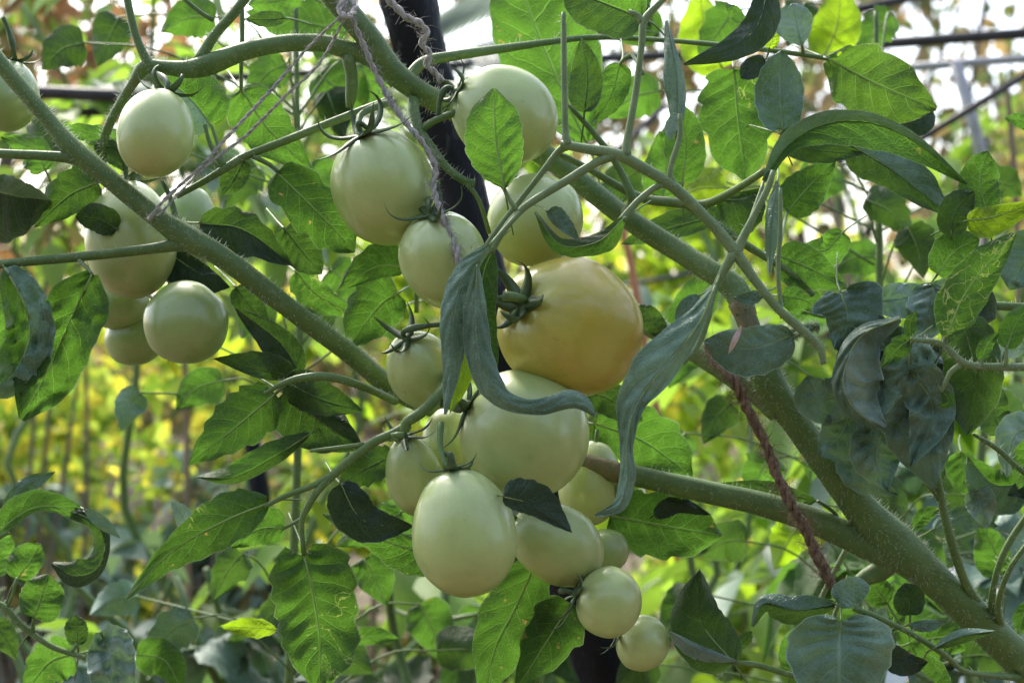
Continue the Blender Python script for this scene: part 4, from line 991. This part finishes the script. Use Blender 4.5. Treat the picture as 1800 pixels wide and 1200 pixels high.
post('cane', [(1088, 380, 2.0, 7), (1110, 470, 2.0, 7), (1135, 620, 2.0, 7), (1180, 900, 2.0, 7), (1300, ground_py(2.0), 2.0, 7)], 'orange', 'thin orange cane seen right of the yellow tomato', 'cane')
cg = 'wooden canes behind the plants'
for i, (a, b, d_, lab) in enumerate([((1440, 300), (1510, 640), 1.9, 'brown cane leaning behind the arching leaf at right'), ((660, 985), (655, 1150), 2.3, 'pale cane below the lower tomato cluster at left'),
                                 ((325, 640), (330, 900), 2.4, 'thin cane behind the yellow foliage at left'), ((1775, 220), (1790, 500), 2.2, 'thin cane near the right edge below the grey pipe')]):
    dx = (b[0] - a[0]) / (b[1] - a[1]); gy = ground_py(d_)
    post('cane', [(a[0] - dx * 60, a[1] - 60, d_, 5), (b[0], b[1], d_, 5.5), (b[0] + dx * (gy - b[1]) * .3, gy, d_, 6)], 'wood', lab, 'cane', group=cg)

# pale palm frond
palm = thing('palm_frond', 'pale washed-out palm frond at top centre beside the black stake', 'palm frond', P(740, 90, 3.6))
mb = MB(); s = cr([(560, 190, 2.2, 5), (700, 120, 2.2, 4), (800, 72, 2.2, 3.5), (900, 58, 2.2, 2)], 20)
tube_pts(mb, [(P(a, b, d_), r_ * K * d_) for a, b, d_, r_ in s], 'palm', 6); mb.build('rachis', palm)
mb = MB()
for i in range(26):
    f = i / 25; x0 = 600 + 300 * f; y0 = cr([(560, 190), (700, 120), (800, 72), (900, 58)], 25)[i][1]
    for sg, (ex, ey) in ((1, (x0 + 130, y0 - 140)), (-1, (x0 + 150, y0 + 50))):
        p0 = P(x0, y0, 2.2); p1 = P(ex, ey, 2.1 + .1 * sg); n_ = (p1 - p0).cross(Vector((0, 1, 0))).normalized() * .0042
        mm = p0.lerp(p1, .4); yy = Vector((0, -.006, 0))
        mb.add([p0, mm + n_, p1, mm - n_, mm + yy], [(0, 1, 4), (1, 2, 4), (2, 3, 4), (3, 0, 4)], 'palm')
mb.build('leaflets', palm)

# ------------------------------------------------------------------ background vegetation
def rleaf(mb, base, dr, nrm, L_, W_, mat, droop=.3):
    """a small folded, bent leaflet with real outline"""
    dr = dr.normalized(); sd = dr.cross(nrm)
    if sd.length < 1e-4: sd = dr.orthogonal()
    sd.normalize(); up = sd.cross(dr)
    vs = []; uvs = []
    if mat in ('g', 'd', 'b', 'm', 'y'):
        tw_ = hash((round(base.x, 4), round(base.z, 4))) % 100 / 100.
        for i in range(13):
            u = i / 12
            w = W_ * 1.15 * prof('ov', u) * (1 - .16 * ((u * 5.3 + tw_) % 1) )
            c = base + dr * L_ * u + Vector((0, 0, -droop * L_ * u * u)) + up * W_ * .25 * math.sin(u * 6 + tw_ * 6)
            for j in range(-3, 4):
                v = j / 3
                vs.append(c + sd * w * v + up * (abs(v) ** 1.3 * w * .35 + .18 * W_ * abs(v) * math.sin(u * 11 + j * 2 + tw_ * 9))); uvs.append((u, .5 + v / 2))
        fs = [(i * 7 + j, i * 7 + j + 1, i * 7 + j + 8, i * 7 + j + 7) for i in range(12) for j in range(6)]
        mb.add(vs, fs, mat, uvs); return
    wd = (0.05, .75, 1., .72, .02)
    for i in range(5):
        u = i / 4
        c = base + dr * L_ * u + Vector((0, 0, -droop * L_ * u * u))
        w = W_ * wd[i]
        vs += [c - sd * w + up * w * .35, c, c + sd * w + up * w * .35]
        uvs += [(u, 0), (u, .5), (u, 1)]
    fs = []
    for i in range(4):
        for j in range(2):
            fs.append((i * 3 + j, i * 3 + j + 1, (i + 1) * 3 + j + 1, (i + 1) * 3 + j))
    mb.add(vs, fs, mat, uvs)

def rv(rnd, z=0.): 
    return Vector((rnd.gauss(0, 1), rnd.gauss(0, 1), rnd.gauss(0, 1) + z)).normalized()

def bg_plant(px, d, top_py, label, mats=('bgA', 'bgB'), n=26, seed=0, size=1., fmin=.12, spread=.26):
    rnd = random.Random(seed)
    x = (px - 900) * K * d; H = CAMZ - (top_py - 600) * K * d
    root = thing('tomato_plant', label, 'tomato plant', (x, d, 0), 'leafy tomato plants in the rows behind')
    ms, mf = MB(), MB()
    for st in range(1 if fmin > .3 else 2):
        pts = [(Vector((x + rnd.uniform(-.05, .05), d + rnd.uniform(-.05, .05), 0)), .009)]
        for k in range(1, 9):
            pts.append((Vector((x + rnd.uniform(-.07, .07), d + rnd.uniform(-.06, .06), H * k / 8)), .009 - .0007 * k))
        s_ = cr([tuple(p) + (r_,) for p, r_ in pts], 30)
        tp = [(Vector(a[:3]), a[3]) for a in s_]
        tube_pts(ms, tp, 'stem', 7)
        for k in range(n * (2 if fmin > .3 else 1)):
            f = rnd.uniform(fmin, 1.); i = min(29, int(f * 30)); p0 = tp[i][0]
            az = rnd.uniform(0, 6.283); el = rnd.uniform(-.2, .7)
            dr = Vector((math.cos(az) * math.cos(el), math.sin(az) * math.cos(el), math.sin(el)))
            ln = rnd.uniform(.5, 1.) * spread * size
            p1 = p0 + dr * ln * .5 ; p2 = p0 + dr * ln + Vector((0, 0, -ln * .35))
            cc = cr([tuple(p0), tuple(p1), tuple(p2)], 6)
            tube_pts(ms, [(Vector(a), .0022 - .0002 * j) for j, a in enumerate(cc)], 'petiole', 4)
            m_ = mats[0] if rnd.random() < .62 else mats[-1]
            for j in range(2, 7):
                b_ = Vector(cc[j]); t = (Vector(cc[min(6, j + 1)]) - Vector(cc[j - 1])).normalized()
                sd = t.cross(Vector((0, 0, 1))).normalized()
                for sg in ((-1, 1) if j < 6 else (0,)):
                    if rnd.random() < .1: continue
                    dd = (t * .5 + sd * sg + rv(rnd) * .35) if sg else t
                    rleaf(mf, b_, dd, Vector((0, 0, 1)) + rv(rnd) * .6, rnd.uniform(.045, .085) * size, rnd.uniform(.016, .028) * size, m_, rnd.uniform(.1, .9))
    ms.build('stem', root); mf.build('foliage', root)
    return root

rows = [
    (60, 1.55, 980, 'blurred plant low at the left edge behind the hooked leaf', ('bgA', 'bgB')),
    (330, 1.9, 1010, 'blurred plant with bluish leaves beneath the long mined leaf', ('bgB', 'bgA')),
    (640, 1.5, 960, 'leafy plant directly below the lower tomato cluster', ('bgA', 'bgE')),
    (800, 1.75, 1010, 'low leafy plant left of the black stake foot', ('bgA', 'bgB')),
    (1180, 1.5, 820, 'plant right of the lower tomatoes with bright leaves', ('bgA', 'bgE')),
    (1330, 1.9, 620, 'plant seen through the fork of the main stem', ('bgE', 'bgA')),
    (1480, 1.6, 560, 'plant behind the trunk fork near the rope end', ('bgA', 'bgB'), .72),
    (1690, 1.5, 560, 'plant behind the thin side shoots at lower right', ('bgB', 'bgA')),
    (1790, 1.9, 280, 'tall plant at the right edge', ('bgA', 'bgB')),
    (1460, 2.3, 300, 'plant behind the arching leaf at upper right', ('bgA', 'bgE')),
    (1200, 2.4, 180, 'tall plant behind the pale leaf stalks', ('bgE', 'bgA')),
    (1010, 2.1, 260, 'plant behind the yellow tomato', ('bgA', 'bgB')),
    (560, 2.2, 100, 'tall plant behind the large pale tomato under the twine', ('bgA', 'bgE'), .5),
    (250, 2.0, -60, 'tall plant at upper left behind the small oval tomato', ('bgA', 'bgB'), .74),
    (60, 2.5, 20, 'tall plant at the upper left corner with dry leaves beside it', ('bgA', 'bgF'), .72),
    (1620, 1.15, 620, 'nearer plant between trunk and side shoots at lower right', ('g', 'b'), .6),
    (740, 1.2, 900, 'nearer plant under the egg-shaped tomato', ('g', 'd')),
    (90, 1.2, 1010, 'nearer plant at the bottom left corner', ('d', 'b')),
    (400, 1.4, 1000, 'nearer plant low beside the big toothed leaf', ('b', 'd')),
]
for i, (px, d_, ty, lab, ms_, *fm) in enumerate(rows):
    bg_plant(px, d_, ty, lab, ms_, fmin=fm[0] if fm else .12, n=8 if d_ < 1.45 else (8 if d_ < 2.2 else 10), seed=100 + i, size=.85 if d_ < 1.45 else .95, spread=.17 if d_ < 1.45 else .26)

def shrub(name, label, cat, cx, cy, H, rx, ry, z0, n, lsz, mat, seed, mat2=None, stems=4, group=None):
    rnd = random.Random(seed)
    root = thing(name, label, cat, (cx, cy, 0), group)
    mb = MB()
    for k in range(stems):
        a = Vector((cx + rnd.uniform(-.1, .1), cy + rnd.uniform(-.1, .1), 0))
        e = Vector((cx + rnd.uniform(-rx, rx) * .8, cy + rnd.uniform(-ry, ry) * .8, H * rnd.uniform(.6, .95)))
        m_ = a.lerp(e, .5) + rv(rnd) * .15 * rx
        s_ = cr([tuple(a), tuple(m_), tuple(e)], 12)
        tube_pts(mb, [(Vector(q_), ((.02 + .012 * H) if H > 2.3 else .003) * (1 - j / 13) + .003) for j, q_ in enumerate(s_)], 'bark', 7)
    mb.build('branches', root)
    mb = MB(); cl = []
    for k in range(max(8, n // 70)):
        a = rnd.uniform(0, 6.283); r_ = math.sqrt(rnd.random()); zz = z0 + (H - z0) * rnd.random()
        tp = math.sqrt(max(.1, 1 - abs((zz - (z0 + H) * .5) / ((H - z0) * .58)) ** 2.2))
        cl.append((Vector((cx + math.cos(a) * rx * r_ * tp, cy + math.sin(a) * ry * r_ * tp, zz)), rnd.uniform(.10, .26) * (rx + H) * .5))
    for k in range(n):
        c_, cr_ = rnd.choice(cl)
        p = c_ + rv(rnd) * cr_ * rnd.random() ** .6
        if p.z < .03: p.z = rnd.uniform(.03, .2)
        rleaf(mb, p, rv(rnd, -.2), rv(rnd, .8), lsz * rnd.uniform(.7, 1.3), lsz * .34 * rnd.uniform(.8, 1.2), mat if (mat2 is None or rnd.random() < .7) else mat2, .3)
    mb.build('foliage', root)

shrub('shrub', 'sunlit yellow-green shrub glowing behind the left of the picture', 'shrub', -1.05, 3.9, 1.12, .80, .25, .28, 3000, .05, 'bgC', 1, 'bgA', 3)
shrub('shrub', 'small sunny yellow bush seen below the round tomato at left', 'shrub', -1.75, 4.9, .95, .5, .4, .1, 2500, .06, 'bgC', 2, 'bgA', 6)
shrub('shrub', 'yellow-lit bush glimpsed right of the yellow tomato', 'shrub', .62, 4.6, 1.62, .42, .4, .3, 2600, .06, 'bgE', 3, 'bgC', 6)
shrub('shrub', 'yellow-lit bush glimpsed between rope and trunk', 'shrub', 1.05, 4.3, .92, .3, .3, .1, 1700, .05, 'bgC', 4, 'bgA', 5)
shrub('shrub', 'low dull green bush at bottom left', 'shrub', -1.7, 3.9, .62, .8, .4, .0, 2600, .05, 'bgF', 5, 'bgB', 7)
shrub('shrub', 'low green bush behind the stake at bottom centre', 'shrub', -.3, 4.2, .70, .8, .5, .0, 3600, .05, 'bgA', 6, 'bgF', 8)
shrub('shrub', 'dry brown-leaved bush at the top left', 'shrub', -1.02, 3.1, 1.78, .34, .25, 1.15, 500, .055, 'dry', 7, 'bgA', 6)
fine = [(-2.1, 4.4, 1.5, .6, .3, .4, 'bgC', 'bgE', 'fine-leaved yellowish bush at the far left edge'), (-.15, 4.4, 1.25, .45, .3, .3, 'bgE', 'bgC', 'fine bright bush behind the lower tomato cluster'),
        (1.55, 4.6, 1.35, .5, .3, .4, 'bgE', 'bgA', 'fine bright bush behind the trunk fork'), (-.75, 5.2, 2.1, .6, .4, 1.2, 'bgA', 'bgD', 'loose green bush behind the left tomatoes'),
        (.45, 3.4, .78, .35, .3, .1, 'bgA', 'bgC', 'low bush right of the black stake foot'), (2.1, 5.0, 1.9, .45, .4, .8, 'bgF', 'bgE', 'mottled bush near the right edge'), (-1.0, 3.4, .66, .5, .25, .1, 'bgB', 'bgF', 'low greyish bush at lower left below the yellow shrub')]
for i, (x_, y_, h_, rx_, ry_, z_, ma, mb_, lab) in enumerate(fine):
    shrub('shrub', lab, 'shrub', x_, y_, h_, rx_, ry_, z_, 1900, .05, ma, 50 + i, mb_, 4)
trees = [(-5.2, 13, 6.5, 2.2, 'bgD', 'tree at the far left behind the rows'), (-2.4, 11.5, 5.2, 1.7, 'bgF', 'rusty-leaved tree behind the left half'), (.3, 13.5, 5.6, 1.7, 'bgD', 'dark tree straight behind the stake'),
         (2.6, 12, 4.6, 1.5, 'bgD', 'tree behind the arching leaf at the right'), (4.6, 11, 5.8, 1.4, 'bgF', 'sparse tree with orange leaves at upper right'), (6.2, 14, 5.6, 2., 'bgD', 'tree at the far right'),
         (-4.4, 10, 2.4, 1., 'bgA', 'small green tree behind the left rows'), (3.6, 9, 2.4, 1., 'bgA', 'small green tree behind the right rows')]
for i, (x_, y_, h_, r_, m_, lab) in enumerate(trees):
    shrub('tree', lab, 'tree', x_, y_, h_, r_, r_, .5, 2400, .15, m_, 20 + i, 'bgD', 8, 'trees beyond the garden')
mb = MB(); rnd = random.Random(5)
for k in range(5000):
    x_ = rnd.uniform(-9, 9); p = Vector((x_, rnd.uniform(15.5, 17.5), rnd.uniform(0, 1.5 + .9 * noise.noise(Vector((x_ * .5, 3, 0))))))
    rleaf(mb, p, rv(rnd, -.2), rv(rnd, .8), .24 * rnd.uniform(.6, 1.3), .09, 'bgD', .3)
o = mb.build('hedge'); tag(o, 'far-off mass of dark hedge closing the garden', 'hedge', kind='stuff')
mb = MB(); rnd = random.Random(15)  # unseen leaf row added behind the camera, blocks low light onto the fruit
for k in range(5200):
    p = Vector((rnd.uniform(-4, 4), rnd.uniform(-1.9, -1.3), rnd.uniform(0, 2.1)))
    rleaf(mb, p, rv(rnd, -.2), rv(rnd, .8), .16 * rnd.uniform(.6, 1.3), .06, 'bgD', .3)
o = mb.build('hedge'); tag(o, 'unseen leafy row added behind the camera to keep the fruit undersides dark', 'hedge', kind='stuff')
# ground sheet, plastic mulch
mb = MB(); n_ = 60
vs = []; fs = []
for i in range(n_ + 1):
    for j in range(n_ + 1):
        x_ = -60 + 120 * i / n_; y_ = -20 + 140 * j / n_
        vs.append((x_, y_, -.02 + .02 * noise.noise(Vector((x_ * .3, y_ * .3, 0)))))
for i in range(n_):
    for j in range(n_): fs.append((i * (n_ + 1) + j, (i + 1) * (n_ + 1) + j, (i + 1) * (n_ + 1) + j + 1, i * (n_ + 1) + j + 1))
mb.add(vs, fs, 'soil'); o = mb.build('ground'); o['kind'] = 'structure'
def sheet(x0, x1, y0, y1, h, label, seed):
    mb = MB(); nx, ny = 16, 40; vs = []; fs = []
    for i in range(nx + 1):
        for j in range(ny + 1):
            u = i / nx; x_ = x0 + (x1 - x0) * u + .05 * noise.noise(Vector((j * .4, seed, 0))); y_ = y0 + (y1 - y0) * j / ny
            vs.append((x_, y_, .004 + h * math.sin(math.pi * u) ** .5 + .02 * noise.noise(Vector((x_ * 9, y_ * 7, seed)))))
    for i in range(nx):
        for j in range(ny): fs.append((i * (ny + 1) + j, (i + 1) * (ny + 1) + j, (i + 1) * (ny + 1) + j + 1, i * (ny + 1) + j + 1))
    mb.add(vs, fs, 'plastic'); o = mb.build('plastic_sheet'); tag(o, label, 'plastic sheet', 'silver plastic sheets over the beds')
sheet(.75, 1.45, 3.6, 9, .12, 'silvery plastic sheet over the bed seen right of the black stake', 1)
sheet(1.75, 2.6, 3.4, 9, .14, 'silvery plastic sheet over the bed seen behind the trunk at right', 2)
mb = MB(); s_ = [(P(1630 + 20 * math.cos(t_), 1150 + 12 * math.sin(t_) , 3.0), .012) for t_ in [k * .35 for k in range(19)]]
tube_pts(mb, [(P(1632, 1138, 2.6), .03), (P(1632, 1152, 2.6), .036), (P(1632, ground_py(2.6), 2.6), .03)], 'red', 16); o = mb.build('marker_peg'); tag(o, 'small red plastic marker peg at lower right', 'marker')

# ------------------------------------------------------------------ camera, light, world
cam = bpy.data.cameras.new('camera'); co = bpy.data.objects.new('camera', cam); COL.objects.link(co)
co.location = (0, 0, CAMZ); co.rotation_euler = (R(90), 0, 0)
cam.lens = 50; cam.sensor_width = 36; cam.clip_start = .02; cam.clip_end = 500
cam.dof.use_dof = True; cam.dof.focus_distance = .675; cam.dof.aperture_fstop = 10; cam.dof.aperture_blades = 7
sc.camera = co

EL, AZ = R(48), R(-28)      # the sun stands behind the plants, to the left
sd = Vector((math.sin(AZ) * math.cos(EL), math.cos(AZ) * math.cos(EL), math.sin(EL)))
sun = bpy.data.lights.new('sun', 'SUN'); sun.energy = 4.2; sun.angle = R(8); sun.color = (1, .95, .84)
so = bpy.data.objects.new('sun', sun); COL.objects.link(so)
so.rotation_euler = (-sd).to_track_quat('-Z', 'Y').to_euler()
w = bpy.data.worlds.new('World'); sc.world = w; w.use_nodes = True
nt = w.node_tree; nt.nodes.clear()
sky = nt.nodes.new('ShaderNodeTexSky'); sky.sky_type = 'NISHITA'; sky.sun_disc = False
sky.sun_elevation = EL; sky.sun_rotation = AZ; sky.air_density = 1.0; sky.dust_density = 4.0; sky.ozone_density = 1.0
hs = nt.nodes.new('ShaderNodeHueSaturation'); hs.inputs['Saturation'].default_value = .8
bg = nt.nodes.new('ShaderNodeBackground'); bg.inputs[1].default_value = .47
out = nt.nodes.new('ShaderNodeOutputWorld')
nt.links.new(sky.outputs[0], hs.inputs['Color']); nt.links.new(hs.outputs[0], bg.inputs[0]); nt.links.new(bg.outputs[0], out.inputs[0])

sc.view_settings.view_transform = 'Standard'; sc.view_settings.look = 'None'; sc.view_settings.exposure = 0; sc.view_settings.gamma = 1
sc.render.resolution_x = 1024; sc.render.resolution_y = 682
sc.cycles.max_bounces = 8; sc.cycles.transparent_max_bounces = 12
